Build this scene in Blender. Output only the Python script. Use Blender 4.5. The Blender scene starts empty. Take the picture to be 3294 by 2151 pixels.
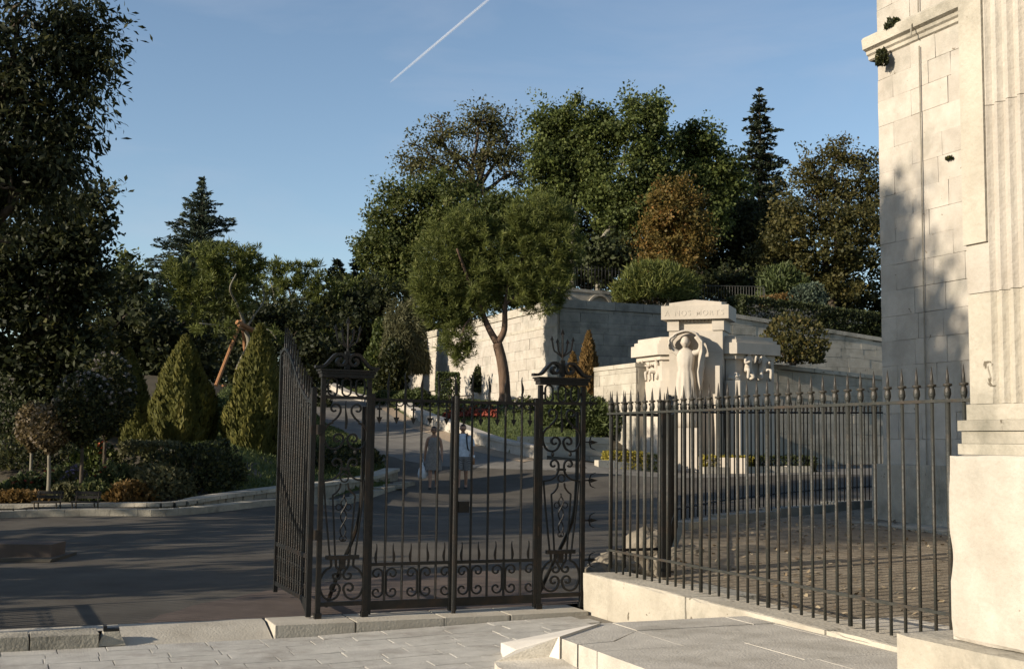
import bpy, bmesh, math, random
import numpy as np
from mathutils import Vector, Matrix, noise

random.seed(7)
RNG = np.random.default_rng(11)
SC = bpy.context.scene
COL = SC.collection
R = math.radians

# ------------------------------------------------------------------ camera
FPX, CX, CY, EYE = 3850.0, 1647.0, 1075.5, 1.6
PITCH = math.atan((1425 - 1075.5) / FPX)
ROLL = 0.013
fw = Vector((0, math.cos(PITCH), math.sin(PITCH)))
rt0 = Vector((1, 0, 0))
up0 = Vector((0, -math.sin(PITCH), math.cos(PITCH)))
rt = math.cos(ROLL) * rt0 + math.sin(ROLL) * up0
up = math.cos(ROLL) * up0 - math.sin(ROLL) * rt0
cam_d = bpy.data.cameras.new('camera')
cam = bpy.data.objects.new('camera', cam_d)
COL.objects.link(cam)
cam_d.sensor_width = 36.0
cam_d.lens = 36.0 * FPX / 3294.0
cam_d.clip_end = 6000
cam_d.clip_start = 0.05
m = Matrix.Identity(4)
for i in range(3):
    m[i][0] = rt[i]; m[i][1] = up[i]; m[i][2] = -fw[i]
m[2][3] = EYE
cam.matrix_world = m
SC.camera = cam

# ------------------------------------------------------------------ world and sun
SUN_AZ, SUN_EL = 63.0, 19.5          # azimuth the shadows run to, sun elevation (degrees)
world = bpy.data.worlds.new('World')
SC.world = world
world.use_nodes = True
wn, wl = world.node_tree.nodes, world.node_tree.links
wn.clear()
w_out = wn.new('ShaderNodeOutputWorld')
w_bg = wn.new('ShaderNodeBackground')
w_sky = wn.new('ShaderNodeTexSky')
w_sky.sky_type = 'NISHITA'
w_sky.sun_disc = False
w_sky.sun_elevation = R(SUN_EL)
w_sky.sun_rotation = R(SUN_AZ + 180.0)
w_sky.altitude = 300
w_sky.air_density = 1.0
w_sky.dust_density = 0.25
w_sky.ozone_density = 1.3
w_bg.inputs['Strength'].default_value = 0.102
# thin veils of high cloud, all over the sky
w_tc = wn.new('ShaderNodeTexCoord')
w_mp = wn.new('ShaderNodeMapping')
w_mp.inputs['Scale'].default_value = (1.6, 1.6, 7.0)
w_mp.inputs['Rotation'].default_value = (0, R(6), 0)
w_nz = wn.new('ShaderNodeTexNoise')
w_nz.inputs['Scale'].default_value = 2.2
w_nz.inputs['Detail'].default_value = 7
w_nz.inputs['Roughness'].default_value = 0.55
w_nz.inputs['Distortion'].default_value = 0.6
w_mr = wn.new('ShaderNodeMapRange')
w_mr.inputs[1].default_value = 0.50
w_mr.inputs[2].default_value = 0.80
w_mr.inputs[3].default_value = 0.0
w_mr.inputs[4].default_value = 0.28
w_mx = wn.new('ShaderNodeMix')
w_mx.data_type = 'RGBA'
w_mx.inputs[7].default_value = (3.6, 3.9, 4.6, 1)
wl.new(w_tc.outputs['Generated'], w_mp.inputs[0])
wl.new(w_mp.outputs[0], w_nz.inputs['Vector'])
wl.new(w_nz.outputs['Fac'], w_mr.inputs[0])
wl.new(w_mr.outputs[0], w_mx.inputs[0])
wl.new(w_sky.outputs[0], w_mx.inputs[6])
wl.new(w_mx.outputs[2], w_bg.inputs[0])
wl.new(w_bg.outputs[0], w_out.inputs[0])

sun_d = bpy.data.lights.new('sun', 'SUN')
sun_d.energy = 5.0
sun_d.angle = R(0.5)
sun_d.color = (1.0, 0.88, 0.715)
sun = bpy.data.objects.new('sun', sun_d)
COL.objects.link(sun)
sdir = Vector((math.sin(R(SUN_AZ)) * math.cos(R(SUN_EL)), math.cos(R(SUN_AZ)) * math.cos(R(SUN_EL)), -math.sin(R(SUN_EL))))
sun.rotation_euler = sdir.to_track_quat('-Z', 'Y').to_euler()

vs = SC.view_settings
vs.view_transform = 'Standard'
vs.look = 'None'
vs.gamma = 1.0
vs.exposure = 0.6
vs.use_curve_mapping = False
SC.cycles.max_bounces = 6
SC.cycles.diffuse_bounces = 3
SC.cycles.glossy_bounces = 2
SC.cycles.transmission_bounces = 3
SC.cycles.transparent_max_bounces = 8

# ------------------------------------------------------------------ frames and helpers
GA = R(22.5)
G = Vector((math.cos(GA), math.sin(GA), 0))      # along the gate line, to the right and away
NN = Vector((-math.sin(GA), math.cos(GA), 0))    # along the fence, away to the left


def ray(px, py):
    return fw + rt * ((px - CX) / FPX) + up * ((CY - py) / FPX)


def at(px, py, Y):
    """The point at distance Y along the view axis' ground direction seen in direction (px, py)."""
    d = ray(px, py)
    return Vector((0, 0, EYE)) + d * (Y / d.y)


def ab(a, b, z=0.0):
    return G * a + NN * b + Vector((0, 0, z))


def empty(name, loc=(0, 0, 0), rz=0.0):
    o = bpy.data.objects.new(name, None)
    o.location = loc
    o.rotation_euler = (0, 0, rz)
    o.empty_display_size = 0.3
    COL.objects.link(o)
    return o


def tag(o, label=None, cat=None, group=None, kind=None):
    if label: o['label'] = label
    if cat: o['category'] = cat
    if group: o['group'] = group
    if kind: o['kind'] = kind
    return o


def copy_tree(o, parent=None):
    c = o.copy()
    COL.objects.link(c)
    if parent is not None:
        c.parent = parent
    for ch in list(o.children):
        copy_tree(ch, c)
    return c


def link(name, me, mat=None, parent=None):
    o = bpy.data.objects.new(name, me)
    if mat is not None and len(me.materials) == 0:
        me.materials.append(mat)
    COL.objects.link(o)
    if parent is not None:
        o.parent = parent
    return o


class MB:
    def __init__(s):
        s.v = []; s.f = []

    def add(s, vs, fs):
        k = len(s.v)
        s.v += [tuple(v) for v in vs]
        s.f += [tuple(i + k for i in f) for f in fs]
        return s

    def box(s, x0, x1, y0, y1, z0, z1):
        return s.add([(x0, y0, z0), (x1, y0, z0), (x1, y1, z0), (x0, y1, z0), (x0, y0, z1), (x1, y0, z1), (x1, y1, z1), (x0, y1, z1)],
                     [(0, 3, 2, 1), (4, 5, 6, 7), (0, 1, 5, 4), (1, 2, 6, 5), (2, 3, 7, 6), (3, 0, 4, 7)])

    def prism(s, poly, z0, z1, top=None):
        n = len(poly)
        top = top or poly
        f = [tuple(range(n - 1, -1, -1)), tuple(range(n, 2 * n))]
        f += [(i, (i + 1) % n, n + (i + 1) % n, n + i) for i in range(n)]
        return s.add([(x, y, z0) for x, y in poly] + [(x, y, z1) for x, y in top], f)

    def tube(s, pts, rad, n=6, cap=True):
        pts = [Vector(p) for p in pts]
        k = len(pts)
        if not hasattr(rad, '__len__'): rad = [rad] * k
        prev = None
        vs, fs = [], []
        for i, p in enumerate(pts):
            t = (pts[min(i + 1, k - 1)] - pts[max(i - 1, 0)])
            t = t.normalized() if t.length > 1e-9 else Vector((0, 0, 1))
            if prev is None:
                a = Vector((1, 0, 0)) if abs(t.x) < 0.8 else Vector((0, 1, 0))
                u = t.cross(a).normalized()
            else:
                u = (prev - t * prev.dot(t))
                u = u.normalized() if u.length > 1e-6 else t.orthogonal().normalized()
            prev = u
            w = t.cross(u)
            for j in range(n):
                an = 2 * math.pi * j / n
                vs.append(p + (u * math.cos(an) + w * math.sin(an)) * rad[i])
        for i in range(k - 1):
            for j in range(n):
                fs.append((i * n + j, i * n + (j + 1) % n, (i + 1) * n + (j + 1) % n, (i + 1) * n + j))
        if cap:
            fs.append(tuple(range(n - 1, -1, -1)))
            fs.append(tuple(range((k - 1) * n, k * n)))
        return s.add(vs, fs)

    def strip(s, pts, w, d, y=0.0):
        """A flat bar bent along 2D points (x, z): w thick in that plane, d deep along y."""
        k = len(pts)
        ws = w if hasattr(w, '__len__') else [w] * k
        vs, fs = [], []
        for i in range(k):
            a, b = pts[max(i - 1, 0)], pts[min(i + 1, k - 1)]
            t = Vector((b[0] - a[0], b[1] - a[1]))
            t = t.normalized() if t.length > 1e-9 else Vector((1, 0))
            nx, nz = -t.y * ws[i] / 2, t.x * ws[i] / 2
            x, z = pts[i][0], pts[i][1]
            vs += [(x + nx, y - d / 2, z + nz), (x - nx, y - d / 2, z - nz), (x - nx, y + d / 2, z - nz), (x + nx, y + d / 2, z + nz)]
        for i in range(k - 1):
            for j in range(4):
                fs.append((i * 4 + j, i * 4 + (j + 1) % 4, (i + 1) * 4 + (j + 1) % 4, (i + 1) * 4 + j))
        fs += [(3, 2, 1, 0), tuple((k - 1) * 4 + j for j in range(4))]
        return s.add(vs, fs)

    def lathe(s, prof, n=8, x=0, y=0):
        vs, fs = [], []
        for z, r in prof:
            for j in range(n):
                an = 2 * math.pi * j / n
                vs.append((x + r * math.cos(an), y + r * math.sin(an), z))
        for i in range(len(prof) - 1):
            for j in range(n):
                fs.append((i * n + j, i * n + (j + 1) % n, (i + 1) * n + (j + 1) % n, (i + 1) * n + j))
        fs += [tuple(range(n - 1, -1, -1)), tuple((len(prof) - 1) * n + j for j in range(n))]
        return s.add(vs, fs)

    def mesh(s, name, mat=None, smooth=False):
        me = bpy.data.meshes.new(name)
        me.from_pydata(s.v, [], s.f)
        if mat is not None: me.materials.append(mat)
        if smooth:
            me.polygons.foreach_set('use_smooth', [True] * len(me.polygons))
        me.update()
        return me

    def build(s, name, mat, parent=None, smooth=False):
        return link(name, s.mesh(name, mat, smooth), None, parent)


def spline(ctrl, n=6):
    """Catmull-Rom through control points of any dimension."""
    c = [np.array(p, float) for p in ctrl]
    c = [2 * c[0] - c[1]] + c + [2 * c[-1] - c[-2]]
    out = []
    for i in range(1, len(c) - 2):
        p0, p1, p2, p3 = c[i - 1], c[i], c[i + 1], c[i + 2]
        for k in range(n):
            t = k / n
            out.append(0.5 * (2 * p1 + (p2 - p0) * t + (2 * p0 - 5 * p1 + 4 * p2 - p3) * t * t + (3 * p1 - p0 - 3 * p2 + p3) * t ** 3))
    out.append(c[-2])
    return [tuple(p) for p in out]


def curl(p, deg, r0, turns, side, n=16, r1=0.22):
    """A volute from p heading deg, winding to side (+1 left, -1 right)."""
    x, z = p
    th = R(deg)
    out = [(x, z)]
    dth = turns * 2 * math.pi / n
    for i in range(n):
        r = r0 * (1 - (1 - r1) * (i + 0.5) / n)
        th += side * dth / 2
        x += r * dth * math.cos(th); z += r * dth * math.sin(th)
        th += side * dth / 2
        out.append((x, z))
    return out


# ------------------------------------------------------------------ materials
MATS = {}


def nodes(name):
    mt = bpy.data.materials.new(name)
    mt.use_nodes = True
    t = mt.node_tree
    b = t.nodes['Principled BSDF']
    MATS[name] = mt
    return mt, t.nodes, t.links, b


def ramp(N, stops):
    r = N.new('ShaderNodeValToRGB')
    e = r.color_ramp.elements
    e[0].position, e[0].color = stops[0][0], (*stops[0][1], 1)
    e[1].position, e[1].color = stops[-1][0], (*stops[-1][1], 1)
    for p, c in stops[1:-1]:
        k = e.new(p); k.color = (*c, 1)
    return r


def surf(name, c1, c2, scale=4.0, rough=0.85, bump=0.3, bscale=30.0, stain=None, stain_scale=0.8, stretch=(1, 1, 1), tint=0.0, spec=0.2, coord='Object', detail=6, pits=None):
    """Stone, earth, iron...: two tones in noise, optional dark staining, fine relief."""
    mt, N, L, b = nodes(name)
    tc = N.new('ShaderNodeTexCoord')
    mp = N.new('ShaderNodeMapping')
    mp.inputs['Scale'].default_value = stretch
    if coord == 'World':
        ge = N.new('ShaderNodeNewGeometry')
        L.new(ge.outputs['Position'], mp.inputs[0])
    else:
        L.new(tc.outputs[coord], mp.inputs[0])
    n1 = N.new('ShaderNodeTexNoise')
    n1.inputs['Scale'].default_value = scale
    n1.inputs['Detail'].default_value = detail
    n1.inputs['Roughness'].default_value = 0.65
    L.new(mp.outputs[0], n1.inputs['Vector'])
    r1 = ramp(N, [(0.32, c1), (0.68, c2)])
    L.new(n1.outputs['Fac'], r1.inputs[0])
    colr = r1.outputs[0]
    if stain is not None:
        n2 = N.new('ShaderNodeTexNoise')
        n2.inputs['Scale'].default_value = stain_scale
        n2.inputs['Detail'].default_value = 8
        n2.inputs['Roughness'].default_value = 0.7
        L.new(mp.outputs[0], n2.inputs['Vector'])
        r2 = ramp(N, [(0.5, (0, 0, 0)), (0.72, (1, 1, 1))])
        L.new(n2.outputs['Fac'], r2.inputs[0])
        mx = N.new('ShaderNodeMix'); mx.data_type = 'RGBA'
        L.new(r2.outputs[0], mx.inputs[0])
        L.new(colr, mx.inputs[6])
        mx.inputs[7].default_value = (*stain, 1)
        colr = mx.outputs[2]
    if pits is not None:
        n4 = N.new('ShaderNodeTexNoise')
        n4.inputs['Scale'].default_value = pits[1]
        n4.inputs['Detail'].default_value = 4
        n4.inputs['Roughness'].default_value = 0.6
        n4.inputs['Distortion'].default_value = 0.8
        L.new(mp.outputs[0], n4.inputs['Vector'])
        r4 = ramp(N, [(pits[2], (0, 0, 0)), (pits[2] + .035, (1, 1, 1))])
        L.new(n4.outputs['Fac'], r4.inputs[0])
        m4 = N.new('ShaderNodeMix'); m4.data_type = 'RGBA'
        L.new(r4.outputs[0], m4.inputs[0])
        L.new(colr, m4.inputs[6])
        m4.inputs[7].default_value = (*pits[0], 1)
        colr = m4.outputs[2]
    if tint > 0:
        oi = N.new('ShaderNodeObjectInfo')
        mr = N.new('ShaderNodeMapRange')
        mr.inputs[3].default_value = 1 - tint
        mr.inputs[4].default_value = 1 + tint * 0.5
        L.new(oi.outputs['Random'], mr.inputs[0])
        mm = N.new('ShaderNodeMix'); mm.data_type = 'RGBA'; mm.blend_type = 'MULTIPLY'
        mm.inputs[0].default_value = 1.0
        L.new(colr, mm.inputs[6]); L.new(mr.outputs[0], mm.inputs[7])
        colr = mm.outputs[2]
    L.new(colr, b.inputs['Base Color'])
    b.inputs['Roughness'].default_value = rough
    b.inputs['Specular IOR Level'].default_value = spec
    if bump > 0:
        n3 = N.new('ShaderNodeTexNoise')
        n3.inputs['Scale'].default_value = bscale
        n3.inputs['Detail'].default_value = 5
        L.new(mp.outputs[0], n3.inputs['Vector'])
        bm_ = N.new('ShaderNodeBump')
        bm_.inputs['Strength'].default_value = bump
        bm_.inputs['Distance'].default_value = 0.02
        L.new(n3.outputs['Fac'], bm_.inputs['Height'])
        L.new(bm_.outputs[0], b.inputs['Normal'])
    return mt


def leafmat(name, dark, light, rough=0.6, trans=0.36, third=None):
    """Foliage: the colour of each leaf by its tint attribute."""
    mt, N, L, b = nodes(name)
    at_ = N.new('ShaderNodeAttribute'); at_.attribute_name = 'tint'
    stops = [(0.0, dark), (1.0, light)] if third is None else [(0.0, dark), (0.75, light), (1.0, third)]
    rp = ramp(N, stops)
    L.new(at_.outputs['Fac'], rp.inputs[0])
    L.new(rp.outputs[0], b.inputs['Base Color'])
    b.inputs['Roughness'].default_value = rough
    b.inputs['Specular IOR Level'].default_value = 0.25
    tr = N.new('ShaderNodeBsdfTranslucent')
    L.new(rp.outputs[0], tr.inputs[0])
    ms = N.new('ShaderNodeMixShader')
    ms.inputs[0].default_value = trans
    L.new(b.outputs[0], ms.inputs[1]); L.new(tr.outputs[0], ms.inputs[2])
    L.new(ms.outputs[0], N['Material Output'].inputs[0])
    return mt


STONE = surf('pale_limestone', (.37, .33, .275), (.47, .43, .37), 3.0, .9, .35, 45, stain=(.29, .27, .225), stain_scale=1.1, tint=.09, coord='World', detail=9, pits=((.17, .14, .10), 7.5, .685))
STONE_W = surf('weathered_limestone', (.34, .305, .245), (.46, .42, .345), 2.2, .92, .5, 30, stain=(.18, .17, .135), stain_scale=.9, tint=.12, coord='World', detail=9, pits=((.13, .11, .08), 6.0, .67))
STONE_G = surf('grey_shade_limestone', (.19, .185, .165), (.31, .295, .25), 2.2, .92, .5, 30, stain=(.10, .10, .085), stain_scale=.9, tint=.12, coord='World')  # grey stone; also stands in for shade on the retaining wall's return
STONE_M = surf('monument_stone', (.42, .37, .305), (.48, .43, .36), 2.0, .85, .12, 60, stain=(.37, .33, .27), stain_scale=.9, coord='World')
STEP = surf('step_stone', (.38, .35, .30), (.50, .465, .40), 3.5, .8, .35, 60, stain=(.29, .265, .22), stain_scale=1.7, tint=.06, coord='World', detail=9)
PAVE = surf('paving_stone', (.35, .335, .30), (.47, .45, .405), 6, .8, .4, 70, stain=(.26, .24, .21), stain_scale=2.5, tint=.06, coord='World', detail=9)
KERB = surf('kerb_stone', (.24, .22, .18), (.36, .33, .265), 5, .9, .6, 40, stain=(.14, .13, .105), stain_scale=1.8, tint=.15, coord='World')
MORTAR = surf('dark_joint', (.15, .135, .11), (.22, .20, .165), 8, .95, .4, 60, coord='World')
CEMENT = surf('pale_cement', (.34, .31, .255), (.43, .395, .33), 2.5, .9, .3, 50, stain=(.25, .225, .18), stain_scale=1.0, coord='World', detail=9)
ASPHALT = surf('worn_asphalt', (.062, .054, .043), (.100, .089, .072), 1.1, .85, .35, 120, stain=(.046, .041, .034), stain_scale=.35, coord='World', detail=9)
PATHM = surf('pale_asphalt', (.13, .12, .105), (.19, .175, .15), 1.4, .9, .3, 120, stain=(.10, .093, .083), stain_scale=.5, coord='World', detail=9)  # path tone, also used to paint the sunlit zone before the memorial
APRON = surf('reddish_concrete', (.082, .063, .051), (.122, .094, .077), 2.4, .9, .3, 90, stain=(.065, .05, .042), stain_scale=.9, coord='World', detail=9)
SOIL = surf('garden_soil', (.05, .042, .03), (.09, .075, .05), 3, .95, .6, 25, coord='World')
LITTER = surf('dry_earth', (.135, .108, .075), (.25, .21, .155), 5, .95, .7, 40, stain=(.10, .082, .058), stain_scale=1.4, coord='World', detail=9)
GRAVELM = surf('gravel_verge', (.22, .165, .115), (.33, .265, .19), 14, .95, .7, 60, coord='World')
LAWN = surf('lawn_grass', (.045, .06, .02), (.085, .105, .035), 5, .95, .8, 60, coord='World', detail=9)
ROCK = surf('rough_rock', (.12, .105, .08), (.235, .205, .16), 3, .95, .8, 18, stain=(.13, .11, .085), stain_scale=2, coord='World')
IRON = surf('black_iron', (.006, .006, .0055), (.013, .0125, .011), 18, .48, .25, 90, stain=(.028, .017, .010), stain_scale=5, spec=.28)
IRON_G = surf('grey_iron', (.022, .023, .020), (.040, .041, .034), 16, .5, .25, 90, stain=(.055, .034, .02), stain_scale=4, spec=.4)
BARK = surf('dark_bark', (.045, .035, .025), (.10, .08, .06), 3, .95, .9, 14, stretch=(3, 3, .6))
BARK_R = surf('pine_bark', (.075, .048, .03), (.15, .10, .07), 3, .95, .9, 14, stretch=(3, 3, .7))
BARK_P = surf('pale_bark', (.14, .125, .095), (.22, .20, .155), 2.4, .9, .5, 10, stain=(.16, .15, .10), stain_scale=2.0, stretch=(2, 2, .8))
WOOD = surf('prop_wood', (.22, .10, .045), (.33, .17, .08), 5, .8, .4, 30, stretch=(4, 4, .5))
WOOD_D = surf('bench_wood', (.022, .02, .018), (.04, .036, .032), 6, .75, .4, 30)
ROOFM = surf('grey_plaster', (.10, .11, .12), (.14, .15, .16), 2, .9, .2, 30)


def flat(name, c, rough=.7, spec=.3):
    mt, N, L, b = nodes(name)
    tc = N.new('ShaderNodeTexCoord')
    n1 = N.new('ShaderNodeTexNoise'); n1.inputs['Scale'].default_value = 14
    L.new(tc.outputs['Object'], n1.inputs[0])
    r1 = ramp(N, [(.3, tuple(x * .82 for x in c)), (.7, tuple(min(1, x * 1.12) for x in c))])
    L.new(n1.outputs['Fac'], r1.inputs[0]); L.new(r1.outputs[0], b.inputs['Base Color'])
    b.inputs['Roughness'].default_value = rough
    b.inputs['Specular IOR Level'].default_value = spec
    return mt


def checker(name, c1, c2, s):
    mt, N, L, b = nodes(name)
    tc = N.new('ShaderNodeTexCoord')
    ck = N.new('ShaderNodeTexChecker'); ck.inputs['Scale'].default_value = s
    ck.inputs[1].default_value = (*c1, 1); ck.inputs[2].default_value = (*c2, 1)
    L.new(tc.outputs['Object'], ck.inputs[0]); L.new(ck.outputs[0], b.inputs['Base Color'])
    b.inputs['Roughness'].default_value = .9
    return mt


SKIN = flat('skin', (.36, .20, .13), .6)
HAIR = flat('dark_hair', (.035, .025, .02), .6)
SHIRT = flat('pale_shirt', (.55, .60, .66), .9)
DRESS = surf('print_dress', (.15, .13, .115), (.30, .27, .24), 26, .95, .1, 60)
SHORTS = checker('checked_shorts', (.06, .06, .065), (.30, .29, .28), 34)
BAGM = flat('white_plastic', (.78, .80, .82), .5)
SHOE = flat('dark_shoe', (.03, .028, .025), .7)
STRAP = flat('dark_strap', (.03, .03, .035), .8)
REDF = flat('red_petal', (.19, .04, .022), .8)
CORAL = flat('coral_petal', (.42, .10, .04), .6)
WHITEF = flat('pale_petal', (.36, .32, .30), .6)
MAUVE = flat('mauve_petal', (.22, .19, .34), .6)

LF = dict(
    dark=leafmat('leaf_dark', (.016, .021, .009), (.045, .052, .018), third=(.11, .10, .03)),
    olive=leafmat('leaf_olive', (.036, .050, .013), (.095, .112, .028), third=(.165, .155, .055)),
    plane=leafmat('leaf_plane', (.035, .046, .015), (.115, .142, .036), third=(.24, .25, .078)),
    brown=leafmat('leaf_brown_green', (.04, .044, .014), (.095, .084, .025), third=(.14, .10, .028)),
    sparse=leafmat('leaf_linden', (.045, .050, .017), (.115, .108, .038), third=(.18, .15, .062)),
    orange=leafmat('leaf_autumn', (.075, .075, .02), (.18, .115, .03), third=(.30, .13, .035)),
    cedar=leafmat('needle_cedar', (.034, .05, .034), (.085, .108, .070), trans=.15),
    pine=leafmat('needle_pine', (.048, .062, .014), (.135, .152, .036), third=(.21, .205, .06), trans=.3),
    fir=leafmat('needle_fir', (.014, .022, .012), (.045, .055, .026), trans=.1),
    thuja=leafmat('spray_thuja', (.042, .05, .012), (.105, .102, .024), third=(.16, .14, .036), trans=.2),
    juniper=leafmat('spray_juniper', (.035, .048, .014), (.085, .105, .032), trans=.15),
    hedge=leafmat('leaf_hedge', (.022, .03, .011), (.060, .068, .022), trans=.15),
    gold=leafmat('leaf_golden', (.16, .14, .02), (.36, .29, .05), trans=.25),
    ivy=leafmat('leaf_ivy', (.030, .044, .012), (.085, .11, .028), third=(.15, .15, .04)),
    flowerbed=leafmat('leaf_bed', (.035, .05, .018), (.10, .12, .045), third=(.16, .15, .06)),
    rust=leafmat('leaf_rust', (.10, .065, .022), (.20, .12, .04)),
    grey=leafmat('leaf_grey', (.08, .078, .036), (.15, .145, .07)),
    lagerbrown=leafmat('leaf_bronze', (.075, .055, .025), (.16, .12, .055), third=(.30, .25, .2)),
    grass=leafmat('grass_blade', (.05, .068, .018), (.11, .13, .04), trans=.3),
    litter=leafmat('leaf_litter', (.13, .09, .05), (.42, .34, .22), trans=.05),
)

# ------------------------------------------------------------------ foliage


def quads(name, C, D, S, Ln, Wd, mat, parent=None, tint=None, fold=0.0):
    """One mesh of leaf-shaped quads: centre C, axis D, side S, length Ln, width Wd (arrays)."""
    n = len(C)
    Ln = np.broadcast_to(np.asarray(Ln, float), (n,))[:, None]
    Wd = np.broadcast_to(np.asarray(Wd, float), (n,))[:, None]
    V = np.empty((n, 4, 3), np.float32)
    V[:, 0] = C - D * Ln / 2
    V[:, 1] = C + S * Wd / 2 + D * Ln * .06
    V[:, 2] = C + D * Ln / 2
    V[:, 3] = C - S * Wd / 2 + D * Ln * .06
    if fold:
        Nn = np.cross(D, S)
        V[:, 1] += Nn * Wd * fold
        V[:, 3] += Nn * Wd * fold
    me = bpy.data.meshes.new(name)
    me.vertices.add(n * 4)
    me.vertices.foreach_set('co', V.reshape(-1))
    me.loops.add(n * 4)
    me.loops.foreach_set('vertex_index', np.arange(n * 4, dtype=np.int32))
    me.polygons.add(n)
    me.polygons.foreach_set('loop_start', np.arange(0, n * 4, 4, dtype=np.int32))
    me.update(calc_edges=True)
    if tint is None:
        tint = RNG.random(n)
    a = me.attributes.new('tint', 'FLOAT', 'POINT')
    a.data.foreach_set('value', np.repeat(np.clip(tint, 0, 1), 4).astype(np.float32))
    me.materials.append(mat)
    return link(name, me, None, parent)


def unit(v):
    return v / np.maximum(np.linalg.norm(v, axis=1, keepdims=True), 1e-9)


def rand_dirs(n):
    return unit(RNG.normal(size=(n, 3)))


def side_of(D, ref=None):
    r = rand_dirs(len(D)) if ref is None else ref
    return unit(np.cross(D, r))


def in_ellipsoid(n, c, r, shell=.55):
    d = rand_dirs(n)
    u = RNG.random(n) ** (1 / 3)
    u = np.maximum(u, shell + (1 - shell) * RNG.random(n) * .999) if shell else u
    return np.asarray(c) + d * u[:, None] * np.asarray(r), d


def clump_leaves(clumps, outward, per, crad, size, flatn=.75, droop=0.0, aspect=.62):
    """Leaves round clump centres; returns C, D, S, L, W, tint."""
    k = len(clumps)
    cr = crad * (.6 + .8 * RNG.random(k))
    idx = np.repeat(np.arange(k), per)
    n = len(idx)
    off = rand_dirs(n) * (RNG.random(n) ** .5)[:, None] * cr[idx][:, None]
    off[:, 2] *= flatn
    st_ = (off * outward[idx]).sum(1, keepdims=True)
    off = off + outward[idx] * st_ * .7
    C = clumps[idx] + off
    D = unit(unit(off) * .8 + rand_dirs(n) * .9 + np.array([0, 0, -droop]))
    S = side_of(D)
    # leaves face the light above and outside more than not
    nrm = np.cross(D, S)
    tgt = unit(outward[idx] * .6 + np.array([0, 0, .7]) + rand_dirs(n) * .8)
    S2 = unit(np.cross(tgt, D))
    S = np.where((RNG.random(n) < .75)[:, None], S2, S)
    L = size * (.45 + .55 * RNG.random(n) + .45 * RNG.random(n) ** 3)
    ct = RNG.random(k) * .5
    tint = ct[idx] + RNG.random(n) * .5
    return C, D, S, L, L * aspect, tint


def lobes_px(lst, Y, deep=.85):
    """Crown lobes given as seen from the camera: centre, half width, half height (photo pixels), optional nearer/farther metres."""
    out = []
    for q in lst:
        px, py, rx, ry = q[:4]
        dy = q[4] if len(q) > 4 else 0.0
        c = at(px, py, Y + dy)
        s = (Y + dy) / FPX
        a, b = rx * s, ry * s
        out.append((np.array(c), np.array([a, max(a, b) * deep, b])))
    return out


def limb_pts(p0, p1, bend=.12, n=6, sag=0.0):
    p0, p1 = Vector(p0), Vector(p1)
    L = (p1 - p0).length
    o1 = Vector(RNG.normal(size=3)) * bend * L
    q1 = p0.lerp(p1, .33) + o1 * .5 + Vector((0, 0, .06 * L))
    q2 = p0.lerp(p1, .7) - o1 * .4 + Vector((0, 0, sag * L))
    return spline([p0, q1, q2, p1], n)


def taper(n, r0, r1):
    return [r0 + (r1 - r0) * (i / (n - 1)) for i in range(n)]


def trunk_mesh(parent, base, top, r0, r1, mat, bend=.05, name='trunk', flare=1.4, sides=9):
    pts = limb_pts(base, top, bend, 5)
    rr = taper(len(pts), r0, r1)
    rr[0] *= flare; rr[1] *= 1 + (flare - 1) * .4
    mb = MB().tube(pts, rr, sides)
    return mb.build(name, mat, parent, True), pts


def local(parent):
    return np.array(parent.location)


def broadleaf(name, label, lobes, base, mat, size=.26, per=46, crad=.5, clumps_m2=1.6, bark=None, group=None, cat='tree',
              trunk_r=.22, limbs=5, shell=.5, droop=0.0, aspect=.62, flatn=.75, limb_r=.08, seen_limbs=False, hole=-.16, hole_f=.55):
    """A broadleaved tree: an Empty at its foot with trunk, limbs and crown."""
    base = Vector(base)
    root = tag(empty(name, base), label, cat, group)
    o0 = np.array(base)
    bark = bark or BARK
    cs, os_ = [], []
    for c, r in lobes:
        area = 4 * math.pi * ((r[0] * r[1]) ** 1.6 + (r[0] * r[2]) ** 1.6 + (r[1] * r[2]) ** 1.6) ** (1 / 1.6) / 3 ** (1 / 1.6)
        k = max(6, int(area * clumps_m2))
        P, d = in_ellipsoid(k, c, r * .9, shell)
        lump = np.array([noise.noise(Vector(tuple(q * 2.6 + c * .7))) + .6 * noise.noise(Vector(tuple(q * 5.5 - c))) for q in d])
        P = c + (P - c) * (1 + .38 * lump)[:, None]
        cs.append(P); os_.append(d)
    P = np.concatenate(cs); O = np.concatenate(os_)
    hn = np.array([noise.noise(Vector(tuple(q * hole_f))) for q in P])
    P, O = P[hn > hole], O[hn > hole]
    C, D, S, L, W, T = clump_leaves(P - o0, O, per, crad, size, flatn, droop, aspect)
    quads('crown', C, D, S, L, W, mat, root, T, .12)
    mid = np.mean([c for c, r in lobes], axis=0) - o0
    fork = Vector((mid[0] * .55, mid[1] * .55, max(mid[2] * .55, .25)))
    if trunk_r > 0:
        t, tp = trunk_mesh(root, (0, 0, -.3), fork, trunk_r, trunk_r * .62, bark)
        order = sorted(lobes, key=lambda q: -q[1][0] * q[1][2])[:limbs]
        for c, r in order:
            e = Vector(c - o0) + Vector((0, 0, r[2] * .3))
            mb = MB()
            pts = limb_pts(fork - Vector((0, 0, .1)), e, .1, 6)
            mb.tube(pts, taper(len(pts), trunk_r * .55, limb_r * .35), 6)
            for _ in range(7 if seen_limbs else 3):
                q = Vector(pts[random.randrange(len(pts) // 3, len(pts))])
                dd = Vector(rand_dirs(1)[0]) * np.array(r).mean() * .85
                dd.z = abs(dd.z) * .8
                pp = limb_pts(q, q + dd, .1, 3)
                mb.tube(pp, taper(len(pp), limb_r * .55, limb_r * .12), 5)
            mb.build('limb', bark, root, True)
    return root


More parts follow.
